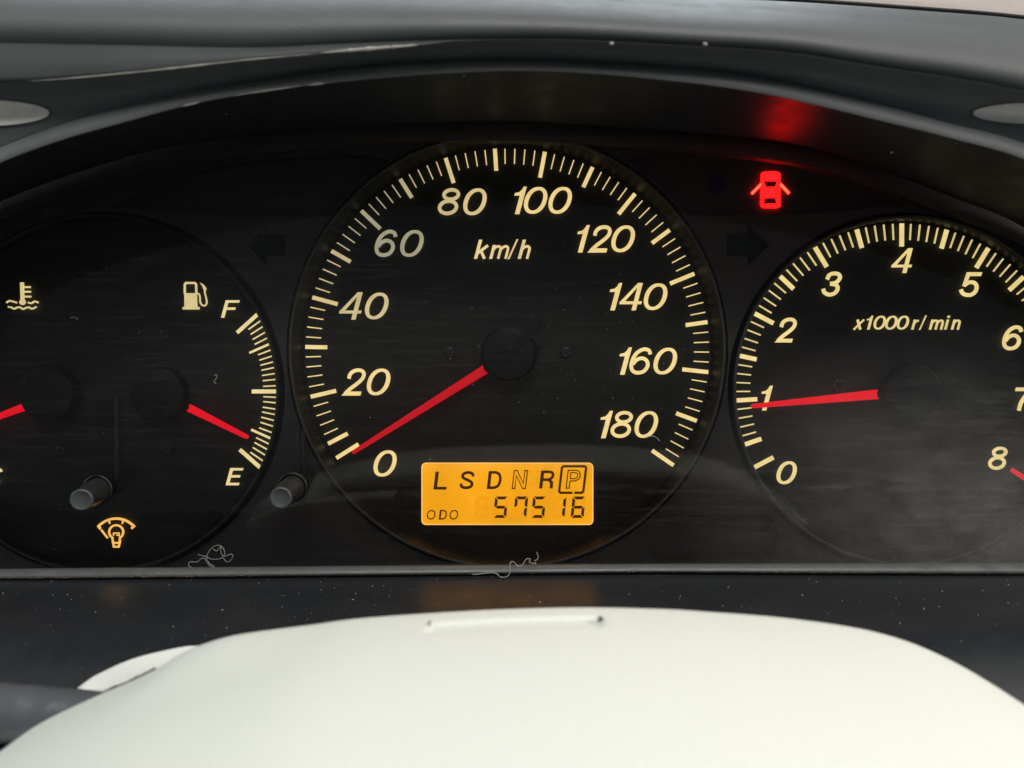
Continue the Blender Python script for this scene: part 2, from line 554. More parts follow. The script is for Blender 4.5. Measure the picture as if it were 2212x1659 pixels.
GLYPH['P'] = ([('r', sh([(0, 0), (0.17, 0), (0.17, 0.40)] + [tuple(p) for p in smooth_path([(0.44, 0.40), (0.66, 0.52), (0.70, 0.71), (0.62, 0.92), (0.44, 1.0)], 5)] + [(0, 1.0)], 0.12), 0.06, True),
               ('r', sh([(0.17, 0.53)] + [tuple(p) for p in smooth_path([(0.42, 0.53), (0.54, 0.60), (0.57, 0.71), (0.52, 0.82), (0.40, 0.87)], 5)] + [(0.17, 0.87)], 0.12), 0.055, True)], 0.9)

_glyph_cache = {}


def glyph_mesh(ch, h, bold=1.0):
    key = (ch, round(h, 2), bold)
    if key not in _glyph_cache:
        strokes, w = GLYPH[ch]
        xs = []
        for s in strokes:
            xs += [p[0] for p in s[1]]
        mid = (min(xs) + max(xs)) / 2
        mb = MB()
        for s in strokes:
            pts = [((p[0] - mid) * h, (p[1] - 0.5) * h) for p in s[1]]
            if s[0] == 'p':
                mb.plate2(pts)
            else:
                w_ = s[2]
                w_ = [x * h * bold for x in w_] if isinstance(w_, list) else w_ * h * bold
                mb.ribbon(pts, w_, s[3])
        _glyph_cache[key] = mb.mesh("glyph_" + {'/': 'slash'}.get(ch, ch))
    return _glyph_cache[key]


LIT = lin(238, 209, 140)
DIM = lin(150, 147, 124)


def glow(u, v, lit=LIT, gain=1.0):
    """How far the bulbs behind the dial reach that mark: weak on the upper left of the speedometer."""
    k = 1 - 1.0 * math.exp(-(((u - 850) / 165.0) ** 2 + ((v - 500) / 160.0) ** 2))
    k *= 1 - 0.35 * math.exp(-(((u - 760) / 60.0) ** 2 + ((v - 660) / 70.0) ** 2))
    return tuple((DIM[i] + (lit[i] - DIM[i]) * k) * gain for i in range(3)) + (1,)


def char(ch, u, v, h, parent, name='numeral', y=-0.0004, mat='print', color=None, bold=0.84, gain=1.0):
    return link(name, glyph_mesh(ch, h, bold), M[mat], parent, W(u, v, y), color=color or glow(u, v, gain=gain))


_box_cache = {}


def tick(parent, p_out, p_in, w, y=-0.0003, name='tick', mat='print', color=None, gain=1.0):
    """p_out, p_in in photograph units; each tick its own raised bar."""
    a, b = Vector(p_out), Vector(p_in)
    L = (a - b).length
    key = (round(L), round(w, 1))
    if key not in _box_cache:
        mb = MB()
        mb.plate2([(-L / 2, -w / 2), (L / 2, -w / 2), (L / 2, w / 2), (-L / 2, w / 2)], 0.0003)
        _box_cache[key] = mb.mesh("tick")
    c = (a + b) / 2
    th = math.atan2(-(a.y - b.y), a.x - b.x)
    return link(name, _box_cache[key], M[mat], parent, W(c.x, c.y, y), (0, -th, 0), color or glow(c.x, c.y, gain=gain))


def polar(c, r, deg):
    t = math.radians(deg)
    return (c[0] + r * math.cos(t), c[1] - r * math.sin(t))


def disc_mesh(r_u, depth=0.0012, n=96, bevel=0.15, name="disc"):
    r = r_u * S
    b = min(depth, r) * bevel
    prof = [(1e-6, -depth), (r - b, -depth), (r - b * 0.3, -depth + b * 0.3), (r, -depth + b), (r, 0)]
    return lathe(prof, None, n, name)


def needle(parent, base, tip, wb, wt, y, color, name='needle'):
    """Tapered red pointer with a rounded tip, a bevelled top and a bite for the hub at its root."""
    mb = MB()
    b, t = Vector((base[0], -base[1])), Vector((tip[0], -tip[1]))
    d = (t - b).normalized()
    nrm = Vector((-d.y, d.x))
    L = (t - b).length

    def outline(inset):
        pts = []
        for i in range(5):
            s = -1 + 2 * i / 4
            pts.append(b + nrm * (s * (wb / 2 - inset)) + d * (inset + 3.0 * (1 - s * s)))
        for i in range(9):
            a = math.pi / 2 - math.pi * i / 8
            pts.append(t - d * (wt / 2) + (nrm * math.sin(a) + d * math.cos(a)) * (wt / 2 - inset))
        return pts
    c = (b + t) / 2
    o0, o1 = outline(0.0), outline(min(3.2, wt * 0.38))
    rows = []
    for ol, yy in ((o0, 0.0010), (o0, 0.0), (o1, -0.0007)):
        rows.append([((p.x - c.x) * S, yy, (p.y - c.y) * S) for p in ol])
    mb.grid(rows, True)
    nn = len(o1)
    mb.add(rows[2], [tuple(range(nn))])
    me = mb.mesh("needle")
    bm = bmesh.new()
    bm.from_mesh(me)
    bmesh.ops.remove_doubles(bm, verts=bm.verts, dist=1e-7)
    bmesh.ops.recalc_face_normals(bm, faces=bm.faces)
    bm.to_mesh(me)
    bm.free()
    return link(name, me, M['needle'], parent, W(c.x, -c.y, y), color=color)


def tube(pts, r, n=8):
    """Round tube along 3-D points."""
    mb = MB()
    P = [Vector(p) for p in pts]
    rows = []
    up = Vector((0, 1, 0.01)).normalized()
    for i, p in enumerate(P):
        d = (P[min(i + 1, len(P) - 1)] - P[max(i - 1, 0)]).normalized()
        a = d.cross(up)
        a = a.normalized() if a.length > 1e-6 else Vector((1, 0, 0))
        b = d.cross(a).normalized()
        rr = r[i] if isinstance(r, list) else r
        rows.append([p + (a * math.cos(2 * math.pi * j / n) + b * math.sin(2 * math.pi * j / n)) * rr for j in range(n)])
    mb.grid(rows, True)
    mb.add(rows[0], [tuple(range(n))])
    mb.add(rows[-1], [tuple(range(n))])
    return mb.mesh("tube", True)


_TAB = {}


def interp(tab, u):
    key = id(tab)
    if key not in _TAB:
        _TAB[key] = (tab, np.array([p[0] for p in tab], float), np.array([p[1] for p in tab], float))
    _, xs, ys = _TAB[key]
    return float(np.interp(u, xs, ys))


def smooth_table(tab, k=3):
    """Dense, smoothed version of a traced line."""
    pts = smooth_path(tab, 12)
    return [(p.x, p.y) for p in pts]


def screw(parent, u, v, r=13, y=-0.0002):
    o = link('screw', disc_mesh(r, 0.0006, 24, 0.5, "screw"), M['screw'], parent, W(u, v, y))
    mb = MB()
    a = r * 0.62
    for q in (0.5, 0.5 + math.pi / 2):
        mb.ribbon([(-a * math.cos(q), -a * math.sin(q)), (a * math.cos(q), a * math.sin(q))], r * 0.26, th=0.00006)
    s = link('slot', mb.mesh("slot"), M['groove'], o, W(u, v, y - 0.00062))
    return o


# ================================================================== DASHBOARD HOOD
LIP_LO = smooth_table([(-420, 585), (-200, 442), (0, 352), (133, 303), (267, 265), (417, 225), (567, 198), (737, 177), (971, 158), (1204, 155),
                       (1475, 178), (1675, 208), (1908, 263), (2060, 301), (2212, 345), (2420, 440), (2640, 580)])
LIP_HI = smooth_table([(-420, 540), (-200, 402), (0, 318), (133, 268), (267, 231), (417, 197), (567, 173), (737, 149), (937, 132), (1137, 128),
                       (1475, 147), (1675, 173), (1908, 227), (2041, 263), (2212, 308), (2420, 400), (2640, 540)])
FACE_HI = smooth_table([(-420, 84), (0, 92), (267, 97), (533, 102), (737, 94), (937, 87), (1204, 85), (1475, 98), (1708, 114), (1875, 141), (2075, 171),
                        (2212, 198), (2420, 250), (2640, 320)])
CREASE = smooth_table([(-420, 190), (0, 178), (133, 171), (267, 159), (400, 145), (533, 130), (737, 112), (900, 99), (1000, 88), (1204, 86), (1475, 99),
                       (1708, 115), (1875, 142), (2075, 172), (2212, 199), (2420, 251), (2640, 321)])
CREST = smooth_table([(-420, -95), (0, -75), (500, -62), (900, -48), (1250, -24), (1475, -6), (1700, 3), (1950, 20), (2212, 42), (2420, 80), (2640, 140)])
BACK = smooth_table([(-420, 800), (-200, 560), (0, 436), (300, 332), (500, 298), (737, 274), (937, 265), (1137, 263), (1475, 286), (1708, 310), (1875, 358),
                     (2075, 433), (2212, 492), (2420, 640), (2640, 840)])

hood = thing('dashboard_hood', 'grey moulded hood arching over the gauges with a rounded inner lip', 'hood', W(1106, 120, -0.05))
US = [-420 + i * 12.0 for i in range(256)]


def hood_rows(specs):
    """specs: list of functions u -> (v, y)."""
    rows = []
    for fn in specs:
        rows.append([W(u, *fn(u)) for u in US])
    return rows


def blend(T1, y1, T2, y2, n, bulge=0.0):
    fs = []
    for i in range(n + 1):
        t = i / n

        def fn(u, t=t):
            v = interp(T1, u) * (1 - t) + interp(T2, u) * t
            y = y1 * (1 - t) + y2 * t + bulge * 4 * t * (1 - t)
            return v, y
        fs.append(fn)
    return fs


def wv(verts, parent):
    p = WL[parent.name]
    return [[Vector(q) - p for q in r] for r in verts]


def hood_part(name, specs, mat, flip=False):
    mb = MB()
    mb.grid(wv(hood_rows(specs), hood))
    return link(name, mb.mesh(name, True), M[mat], hood, WL[hood.name])


Y_BACK, Y_LO, Y_HI, Y_CR, Y_D = -0.0095, -0.0475, -0.0462, -0.0520, -0.0505
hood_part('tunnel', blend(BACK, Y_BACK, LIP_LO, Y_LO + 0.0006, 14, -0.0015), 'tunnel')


def lip_specs():
    fs = []
    for i in range(13):
        t = i / 12

        def fn(u, t=t):
            lo, hi = interp(LIP_LO, u), interp(LIP_HI, u)
            v = lo + (hi - lo) * t
            y = Y_LO + (Y_HI - Y_LO) * t - 0.0006 * math.sin(math.pi * t) - 0.0002
            return v, y
        fs.append(fn)
    fs.insert(0, lambda u: (interp(LIP_LO, u) - 1.0, Y_LO + 0.0012))
    return fs


hood_part('inner_lip', lip_specs(), 'lip')

SCOOPS = [(-40, 244, 146, 28), (2240, 245, 138, 23)]


def scoop_depth(u, v, k=0.97):
    d = 0.0
    for cu, cv, a, b in SCOOPS:
        r2 = ((u - cu) / (a * k)) ** 2 + ((v - cv) / (b * k)) ** 2
        if r2 < 1:
            d = max(d, (1 - r2) ** 0.7)
    return d


def face_specs():
    fs = []
    n = 46
    for i in range(n + 1):
        t = i / n

        def fn(u, t=t):
            a, b = interp(LIP_HI, u), interp(CREASE, u)
            v = a + (b - a) * t
            y = Y_HI + 0.0004 + (Y_CR - Y_HI - 0.0004) * t + 0.0016 * math.sin(math.pi * t)
            return v, y + 0.004 * scoop_depth(u, v)
        fs.append(fn)
    fs.insert(0, lambda u: (interp(LIP_HI, u) + 3, Y_HI + 0.0020))
    return fs


hood_part('front_face', face_specs(), 'face')


def crease_specs():
    fs = []
    for i in range(9):
        t = i / 8

        def fn(u, t=t):
            a, b = interp(CREASE, u), interp(FACE_HI, u)
            return a + (b - a) * t, Y_CR - 0.0002 + (Y_D - Y_CR) * t - 0.0006 * math.sin(math.pi * t)
        fs.append(fn)
    fs.insert(0, lambda u: (interp(CREASE, u) + 2.0, Y_CR + 0.0008))
    return fs


hood_part('upper_chamfer', crease_specs(), 'chamfer')


def brow_specs():
    fs = []
    n = 44
    for i in range(n + 1):
        t = i / n

        def fn(u, t=t):
            a, b = interp(FACE_HI, u), interp(CREST, u)
            # rounds over from facing the driver to facing the roof
            ang = t * math.radians(86)
            v = a + (b - a) * math.sin(ang) / math.sin(math.radians(86))
            y = Y_D - 0.0002 + 0.030 * (1 - math.cos(ang)) - 0.0030 * math.sin(math.pi * min(1.0, t / 0.62))
            return v, y
        fs.append(fn)
    for q in (0.02, 0.06, 0.12):
        fs.append(lambda u, q=q: ((829.5 - (829.5 - interp(CREST, u)) * (D + Y_D + 0.03) / (D + Y_D + 0.03 + q) + 900 * q), Y_D + 0.03 + q))
    return fs


hood_part('brow', brow_specs(), 'brow')

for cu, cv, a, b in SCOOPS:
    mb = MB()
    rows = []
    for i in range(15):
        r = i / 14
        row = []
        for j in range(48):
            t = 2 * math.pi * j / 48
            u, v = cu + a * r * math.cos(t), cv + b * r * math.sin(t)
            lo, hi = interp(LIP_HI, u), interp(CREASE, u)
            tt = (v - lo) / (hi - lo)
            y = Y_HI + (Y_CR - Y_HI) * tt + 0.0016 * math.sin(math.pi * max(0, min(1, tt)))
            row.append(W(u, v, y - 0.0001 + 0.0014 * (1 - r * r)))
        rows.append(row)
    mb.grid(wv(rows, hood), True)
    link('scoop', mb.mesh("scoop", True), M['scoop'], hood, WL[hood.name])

crest_line = [W(u, interp(CREST, u) - 3.5, Y_D + 0.031) - WL[hood.name] for u in range(1300, 2641, 20)]
link('crest_shadow', tube(crest_line, 0.00055, 8), M['groove'], hood, WL[hood.name])  # dark tube stands in for the shadow in the gap behind the crest
M['scuff_highlight'] = plastic('scuff_highlight_pale', (0.42, 0.40, 0.36, 1), 0.6, 0.3, mottled=0.4, mottle_scale=400)
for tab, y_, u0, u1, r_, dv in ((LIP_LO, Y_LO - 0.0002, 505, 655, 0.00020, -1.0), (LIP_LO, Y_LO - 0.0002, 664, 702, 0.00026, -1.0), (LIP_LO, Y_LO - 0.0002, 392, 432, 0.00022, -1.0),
                                (CREASE, Y_CR - 0.0003, 690, 905, 0.00042, -1.5), (CREASE, Y_CR - 0.0002, 60, 690, 0.00016, -0.5)):  # crease slivers draw the edge highlight in pale colour; lip slivers are worn scuffs
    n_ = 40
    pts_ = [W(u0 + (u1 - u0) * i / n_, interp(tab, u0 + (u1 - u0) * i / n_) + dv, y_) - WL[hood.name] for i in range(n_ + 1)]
    link('scuff_highlight', tube(pts_, [max(0.00001, r_ * math.sin(math.pi * i / n_) ** 0.6 * rnd.uniform(0.6, 1.1)) for i in range(n_ + 1)], 6), M['scuff_highlight'], hood, WL[hood.name])
# far top of the dashboard beyond the hood crest
dash = MB()
rows = []
DASH_EDGE = [(-600, -110), (900, -75), (1300, -42), (1475, -20), (1700, -9), (1950, 6), (2212, 28), (2700, 110)]
for y, dv in ((0.10, 0), (0.104, -8), (0.16, -30), (0.5, -120)):
    rows.append([W(u, interp(DASH_EDGE, u) + dv, y)
                 for u in range(-600, 2701, 50)])
rows.insert(0, [Vector((p.x, p.y, p.z - 0.03)) for p in rows[0]])
dash.grid(rows)
o = link('windscreen_ledge', dash.mesh("windscreen_ledge", True), M['dash'])
tag(o, 'pale taupe dashboard top just showing beyond the hood crest', 'dashboard')

# ================================================================== CLUSTER HOUSING
SP_C, SP_R = (1096.0, 757.0), 436.0
TA_C, TA_R = (1945.5, 843.5), 360.5
FU_C, FU_R = (233.0, 850.0), 372.0


def filled_outline(outer, holes, thick, name):
    """Flat plate with real openings (2-D curve fill), in photograph units -> metres around W(1106, 829.5)."""
    cu = bpy.data.curves.new(name, 'CURVE')
    cu.dimensions = '2D'
    cu.fill_mode = 'BOTH'
    cu.extrude = thick / 2
    for pts in [outer] + holes:
        sp = cu.splines.new('POLY')
        sp.points.add(len(pts) - 1)
        for i, p in enumerate(pts):
            sp.points[i].co = ((p[0] - 1106.0) * S, (829.5 - p[1]) * S, 0, 1)
        sp.use_cyclic_u = True
    tmp = bpy.data.objects.new(name, cu)
    COL.objects.link(tmp)
    dg = bpy.context.evaluated_depsgraph_get()
    me = bpy.data.meshes.new_from_object(tmp.evaluated_get(dg))
    bpy.data.objects.remove(tmp)
    bpy.data.curves.remove(cu)
    me.name = name
    me.transform(Matrix.Rotation(math.radians(90), 4, 'X'))
    me.transform(Matrix.Translation((0, 0, 0)))
    return me


def circle_pts(c, r, n=128):
    return [(c[0] + r * math.cos(2 * math.pi * i / n), c[1] + r * math.sin(2 * math.pi * i / n)) for i in range(n)]


ARROW_R = [(1564, 508), (1608, 508), (1608, 490), (1656, 533), (1608, 577), (1608, 557), (1564, 557)]
ARROW_L = [(623, 510), (623, 557), (582, 557), (582, 576), (540, 533), (582, 493), (582, 510)]


def arc_pts(c, r, a0, a1, n):
    return [polar(c, r, a0 + (a1 - a0) * i / n) for i in range(n + 1)]


BAND_R = [(1352, 350), (1400, 338), (1475, 337), (1600, 345), (1708, 360), (1808, 388), (1900, 424), (1948, 450), (1880, 452), (1800, 462), (1700, 468), (1480, 470), (1462, 440)]
BAND_L = [(2212 - u + 0, v + 4) for u, v in BAND_R]
BAND_L = [(u - 16, v) for u, v in BAND_L]
PILL = [(1395 + x, 1108 + y) for x, y in rounded_rect(0, 0, 276, 98, 34)]

housing = thing('cluster_housing', 'black grained housing plate around the three gauges', 'housing', W(1106, 829.5, 0))
me = filled_outline([(-500, 150), (2720, 150), (2720, 1290), (-500, 1290)],
                    [circle_pts(SP_C, 471), circle_pts(TA_C, 379.5), circle_pts(FU_C, 389), ARROW_R, ARROW_L, BAND_R, BAND_L, PILL], 0.0026, 'face_plate')
link('face_plate', me, M['plate'], housing, (0, -0.0013, 0))


def flat_poly(pts, y, name, mat, parent, label=None, th=0.0004, **kw):
    me = filled_outline(pts, [], th, name)
    return link(name, me, M[mat], parent, (0, y, 0), label=label, **kw)


def grow(pts, k):
    cx = sum(p[0] for p in pts) / len(pts)
    cy = sum(p[1] for p in pts) / len(pts)
    return [(cx + (p[0] - cx) * k, cy + (p[1] - cy) * k) for p in pts]


flat_poly(grow(BAND_R, 1.03), 0.0004, 'warning_lamp_panel', 'recess', housing)
flat_poly(grow(BAND_L, 1.03), 0.0004, 'warning_lamp_panel', 'recess', housing)
flat_poly(grow(ARROW_R, 1.12), 0.0002, 'turn_arrow', 'arrow', housing, 'unlit dark green turn signal arrow pointing right')
flat_poly(grow(ARROW_L, 1.12), 0.0002, 'turn_arrow', 'arrow', housing, 'unlit dark green turn signal arrow pointing left')
flat_poly(grow(PILL, 1.05), -0.0012, 'blank_lamp_panel', 'plate', housing)
# curved rim of the housing just under the hood
mb = MB()
rim_hi = [(u, v + 2) for u, v in BACK]
rows = []
for dv, y in ((-14, -0.0030), (0, -0.0050), (20, -0.0056), (40, -0.0050), (46, -0.0034), (48, -0.0020)):
    rows.append([W(u, interp(BACK, u) + dv, y) for u in range(-420, 2641, 15)])
mb.grid(rows)
link('upper_rim', mb.mesh("upper_rim", True), M['plate'], housing, (0, 0, 0))


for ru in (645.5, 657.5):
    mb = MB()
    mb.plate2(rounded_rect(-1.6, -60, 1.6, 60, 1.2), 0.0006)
    link('reflection_line', mb.mesh("reflection_line"), M['ring_highlight'], housing, W(ru, 978, -0.0027))  # pale raised lines stand in for the right knob's reflection


M['rim_dark'] = plastic('rim_dark', (0.022, 0.021, 0.020, 1), 0.5, 0.4)  # weaker tone of the painted rim highlight, for the left gauge


def bezel(parent, c, r_in, r_out, name='bezel_ring', edge_mat='ring_highlight'):
    k = S
    lip = 0.980
    prof = [(r_in * k, 0.0), (r_in * k + 0.0001, -0.0004), ((r_out * lip - 9) * k, -0.0036), ((r_out * lip - 7.5) * k, -0.0040)]
    edge = [((r_out * lip - 7.5) * k, -0.0040), ((r_out * lip - 6) * k, -0.0043), ((r_out * lip - 3) * k, -0.0043), ((r_out * lip - 1.2) * k, -0.0039)]
    skirt = [((r_out * lip - 1.2) * k, -0.0039), (r_out * lip * k, -0.0032), (r_out * lip * k + 0.0002, -0.0002)]
    o = link(name, lathe(prof, None, 192, "bezel_ring"), M['ring'], parent, W(c[0], c[1], 0))
    link('rim_edge', lathe(edge, None, 192, "rim_edge"), M[edge_mat], o, W(c[0], c[1], 0))
    link('rim_skirt', lathe(skirt, None, 192, "rim_skirt"), M['ring'], o, W(c[0], c[1], 0))
    return o


# ================================================================== SPEEDOMETER
speedo = thing('speedometer', 'large round black speedometer dial marked to 180 km/h with red needle', 'speedometer', W(*SP_C, 0))
link('dial_face', disc_mesh(478, 0.001, 160, 0.1, "dial_face"), M['dial'], speedo, W(*SP_C, 0.001))
bezel(speedo, SP_C, 441, 474)


def sp_ang(kmh):
    return 207.5 - 14.245 * (kmh / 10.0 - 1) if kmh >= 10 else 212.2 - 0.47 * kmh


for v10 in range(0, 19):
    a = sp_ang(v10 * 10)
    r_in = 380 if v10 % 2 == 0 else 389
    ro = SP_R
    tick(speedo, polar(SP_C, ro, a), polar(SP_C, r_in, a), 8.6)
    if 1 <= v10 < 18:
        for q in range(1, 5):
            aa = sp_ang(v10 * 10 + 2 * q)
            tick(speedo, polar(SP_C, ro - 1, aa), polar(SP_C, ro - 33, aa), 2.3)

NUM = {'20': (790, 825), '40': (786, 661), '60': (862, 526), '80': (998, 436), '100': (1173, 433), '120': (1309, 516), '140': (1379, 641), '160': (1400, 780), '180': (1359, 917)}
char('0', 832, 1001, 58, speedo)
for s, (u, v) in NUM.items():
    if len(s) == 2:
        char(s[0], u - 28, v, 59, speedo)
        char(s[1], u + 28, v, 59, speedo)
    else:
        char('1', u - 48.5, v, 59, speedo)
        char(s[1], u - 16, v, 59, speedo)
        char(s[2], u + 37, v, 59, speedo)
for ch, u in zip('km/h', (1039, 1077, 1108, 1131)):
    hh = 41
    char(ch, u, 538.5 + (0 if ch != 'm' else 0), hh, speedo, 'unit_letter', color=tuple(c * 0.82 for c in lin(250, 222, 160)[:3]) + (1,)) if ch != 'm' else \
        char(ch, u, 538.5, hh, speedo, 'unit_letter', color=tuple(c * 0.82 for c in lin(250, 222, 160)[:3]) + (1,))
screw(speedo, 971, 760, 12)
screw(speedo, 1222, 760, 12)
RED_D = tuple(c * 0.70 for c in lin(208, 18, 32)[:3]) + (1,)
RED_B = tuple(c * 0.85 for c in lin(232, 14, 34)[:3]) + (1,)
hub = link('needle_hub', disc_mesh(56, 0.0042, 64, 0.12, "needle_hub"), M['hub'], speedo, W(1100, 764, -0.0010))


def tail(parent, p0, p1, w0, w1, y, h=0.0016):
    mb = MB()
    mb.ribbon([(p0[0] - (p0[0] + p1[0]) / 2, -(p0[1] - (p0[1] + p1[1]) / 2)), (p1[0] - (p0[0] + p1[0]) / 2, -(p1[1] - (p0[1] + p1[1]) / 2))], [w0, w1], th=h)
    return link('counterweight', mb.mesh("counterweight"), M['groove'], parent, W((p0[0] + p1[0]) / 2, (p0[1] + p1[1]) / 2, y))


def hub_gap(parent, u, v):
    g = link('hub_gap', lathe([(56.5 * S, -0.0002), (57 * S, -0.0004), (61 * S, -0.0004), (61.5 * S, -0.0002)], None, 64, 'hub_gap'), M['groove'], parent, W(u, v, 0))
    return g


hub_gap(speedo, 1100, 764)
tail(hub, (1070, 785), (1172, 700), 22, 14, -0.0050, 0.0007)
needle(speedo, (1046, 799), (763, 977), 20, 8.6, -0.0035, RED_D)

# ================================================================== TACHOMETER
tacho = thing('tachometer', 'round black rev counter dial marked 0 to 8 with red needle near 1', 'tachometer', W(*TA_C, 0))
link('dial_face', disc_mesh(386, 0.001, 160, 0.1, "dial_face"), M['dial'], tacho, W(*TA_C, 0.0012))
bezel(tacho, TA_C, 364, 380)
TGOLD = lin(236, 212, 142)


def ta_ang(k):
    return 199.1 - 31.26 * (k - 0.5) if k >= 0.5 else 207.7 - 17.2 * k


for h in range(0, 17):
    k = h / 2
    a = ta_ang(k)
    red = k >= 7.0 - 0.01
    colr = tuple(RED_B) if red and k > 7.2 else tuple(TGOLD)
    tick(tacho, polar(TA_C, TA_R, a), polar(TA_C, 311 if h % 2 == 0 else 319, a), 9.3, color=colr)
    if 1 <= h < 16:
        for q in range(1, 5):
            aa = ta_ang(k + q * 0.1)
            tick(tacho, polar(TA_C, TA_R - 0.5, aa), polar(TA_C, TA_R - 35, aa), 2.9, color=tuple(RED_B) if k + q * .1 > 7.05 else tuple(c * 0.85 for c in TGOLD[:3]) + (1,))
# red line bar near the end of the scale
tick(tacho, (2184, 1014), (2222, 1040), 9, color=RED_B, name='red_line_mark', mat='needle', y=-0.0007)
for s, (u, v) in {'0': (1699, 1021), '1': (1657, 860), '2': (1695, 713), '3': (1796, 614), '4': (1948, 563), '5': (2098, 615), '6': (2187, 730), '7': (2212, 862), '8': (2155, 990)}.items():
    char(s, u, v, 53.5 if s in '123456' else 50, tacho, color=tuple(TGOLD), bold=0.92)
for ch, u in zip('x1000r/min', (1855, 1879, 1900, 1925, 1950, 1976, 1993, 2021, 2045.5, 2063)):
    if ch in '10':
        char(ch, u, 697, 30, tacho, 'unit_letter', color=tuple(c * 0.9 for c in TGOLD[:3]) + (1,), bold=0.95)
    else:
        char(ch, u, 697, 30, tacho, 'unit_letter', color=tuple(c * 0.9 for c in TGOLD[:3]) + (1,), bold=0.95)
screw(tacho, 1812, 833, 15)
thub = link('needle_hub', disc_mesh(57, 0.0042, 64, 0.12, "needle_hub"), M['hub'], tacho, W(1959, 845, -0.0010))
hub_gap(tacho, 1959, 845)
tail(thub, (1915, 858), (2068, 836), 24, 18, -0.0050, 0.0007)
needle(tacho, (1895, 852), (1627, 877.5), 20.5, 9, -0.0035, RED_B)

# ================================================================== FUEL AND TEMPERATURE GAUGE
fuel = thing('fuel_and_temperature_gauge', 'round black dial with fuel scale F to E and coolant needle beside speedometer', 'gauge', W(*FU_C, 0))
link('dial_face', disc_mesh(394, 0.001, 160, 0.1, "dial_face"), M['dial'], fuel, W(*FU_C, 0.0012))
bezel(fuel, FU_C, 376, 389, edge_mat='rim_dark')
FGOLD = lin(230, 209, 148)


def c6(x, y):
    return (x * 0.2976, 548.6 + y * 0.2976)


for po, pi_, w in (((1880, 430), (1722, 572), 7.6), ((1970, 648), (1812, 718), 4.6), ((2032, 998), (1830, 998), 8.6), ((1980, 1345), (1825, 1275), 4.8), ((1893, 1553), (1742, 1420), 8.0)):
    tick(fuel, c6(*po), c6(*pi_), w, color=tuple(FGOLD))
for po in ((1900, 480), (1920, 520), (1938, 562), (1955, 603), (1985, 690), (1996, 735), (2005, 778), (2014, 820), (2020, 864), (2026, 908), (2029, 955),
           (2031, 1042), (2029, 1083), (2025, 1130), (2019, 1170), (2012, 1214), (2004, 1257), (1993, 1303), (1966, 1385), (1952, 1425), (1936, 1466), (1916, 1506)):
    d = Vector((1180 - po[0], 998 - po[1])).normalized() * 117
    tick(fuel, c6(*po), c6(po[0] + d.x, po[1] + d.y), 2.8, color=tuple(c * 0.92 for c in FGOLD[:3]) + (1,))
char('F', 498, 667.5, 37.5, fuel, 'letter', color=tuple(FGOLD))
char('E', 507, 1029.5, 37.0, fuel, 'letter', color=tuple(FGOLD))
char('C', -9, 1029, 37.0, fuel, 'letter', color=tuple(FGOLD))

# fuel pump symbol
mb = MB()
cx, cy = c6(1415, 305)


def q6(pts):
    return [((x - 1415) * 0.2976, (305 - y) * 0.2976) for x, y in pts]


mb.plate2(q6([(1340, 285), (1430, 285), (1435, 385), (1340, 385)]))
mb.plate2(q6([(1327, 385), (1450, 385), (1450, 403), (1327, 403)]))
mb.ribbon(q6([(1343, 290), (1343, 222), (1352, 211), (1415, 211), (1425, 222), (1427, 290)]), 15 * 0.2976)
mb.ribbon(q6(smooth_path([(1432, 290), (1446, 292), (1453, 315), (1455, 350), (1470, 372), (1490, 374), (1502, 355), (1498, 320), (1488, 280), (1490, 255)], 4)), 11 * 0.2976)
mb.plate2(q6([(1453, 208), (1478, 222), (1500, 250), (1497, 264), (1480, 262), (1472, 238)]))
link('fuel_pump_symbol', mb.mesh("fuel_pump_symbol"), M['print'], fuel, W(cx, cy, -0.0004), color=tuple(c * 0.86 for c in FGOLD[:3]) + (1,))
# coolant thermometer symbol
mb = MB()
cx, cy = c6(165, 305)


def q6b(pts):
    return [((x - 165) * 0.2976, (305 - y) * 0.2976) for x, y in pts]


mb.ribbon(q6b([(162, 207), (166, 350)]), 27 * 0.2976)
mb.plate2(q6b(ellipse(166, 350, 23, 21, 20)))
for yy in (241, 275, 310):
    mb.ribbon(q6b([(170, yy), (225 + (yy - 241) * 0.05, yy)]), 13 * 0.2976)
mb.ribbon(q6b(smooth_path([(50, 354), (72, 341), (98, 346), (126, 354)], 5)), 12 * 0.2976)
mb.ribbon(q6b(smooth_path([(206, 352), (230, 358), (255, 345), (282, 354)], 5)), 12 * 0.2976)
mb.ribbon(q6b(smooth_path([(62, 384), (85, 388), (105, 398), (130, 388), (150, 388), (170, 400), (195, 390), (215, 388), (235, 398), (268, 384)], 4)), 12 * 0.2976)
link('thermometer_symbol', mb.mesh("thermometer_symbol"), M['print'], fuel, W(cx, cy, -0.0004), color=tuple(c * 0.9 for c in FGOLD[:3]) + (1,))
for hu in (352, 118):
    link('needle_hub', disc_mesh(57, 0.0040, 64, 0.12, "needle_hub"), M['hub'], fuel, W(hu, 851, -0.0008))
needle(fuel, (406.5, 881), (533.5, 945), 15.5, 8, -0.0033, RED_B)
needle(fuel, (54.5, 877.5), (-72, 925), 15.5, 8, -0.0033, RED_B)
for u, v in ((357, 722), (131, 974), (361, 970)):
    screw(fuel, u, v, 11)
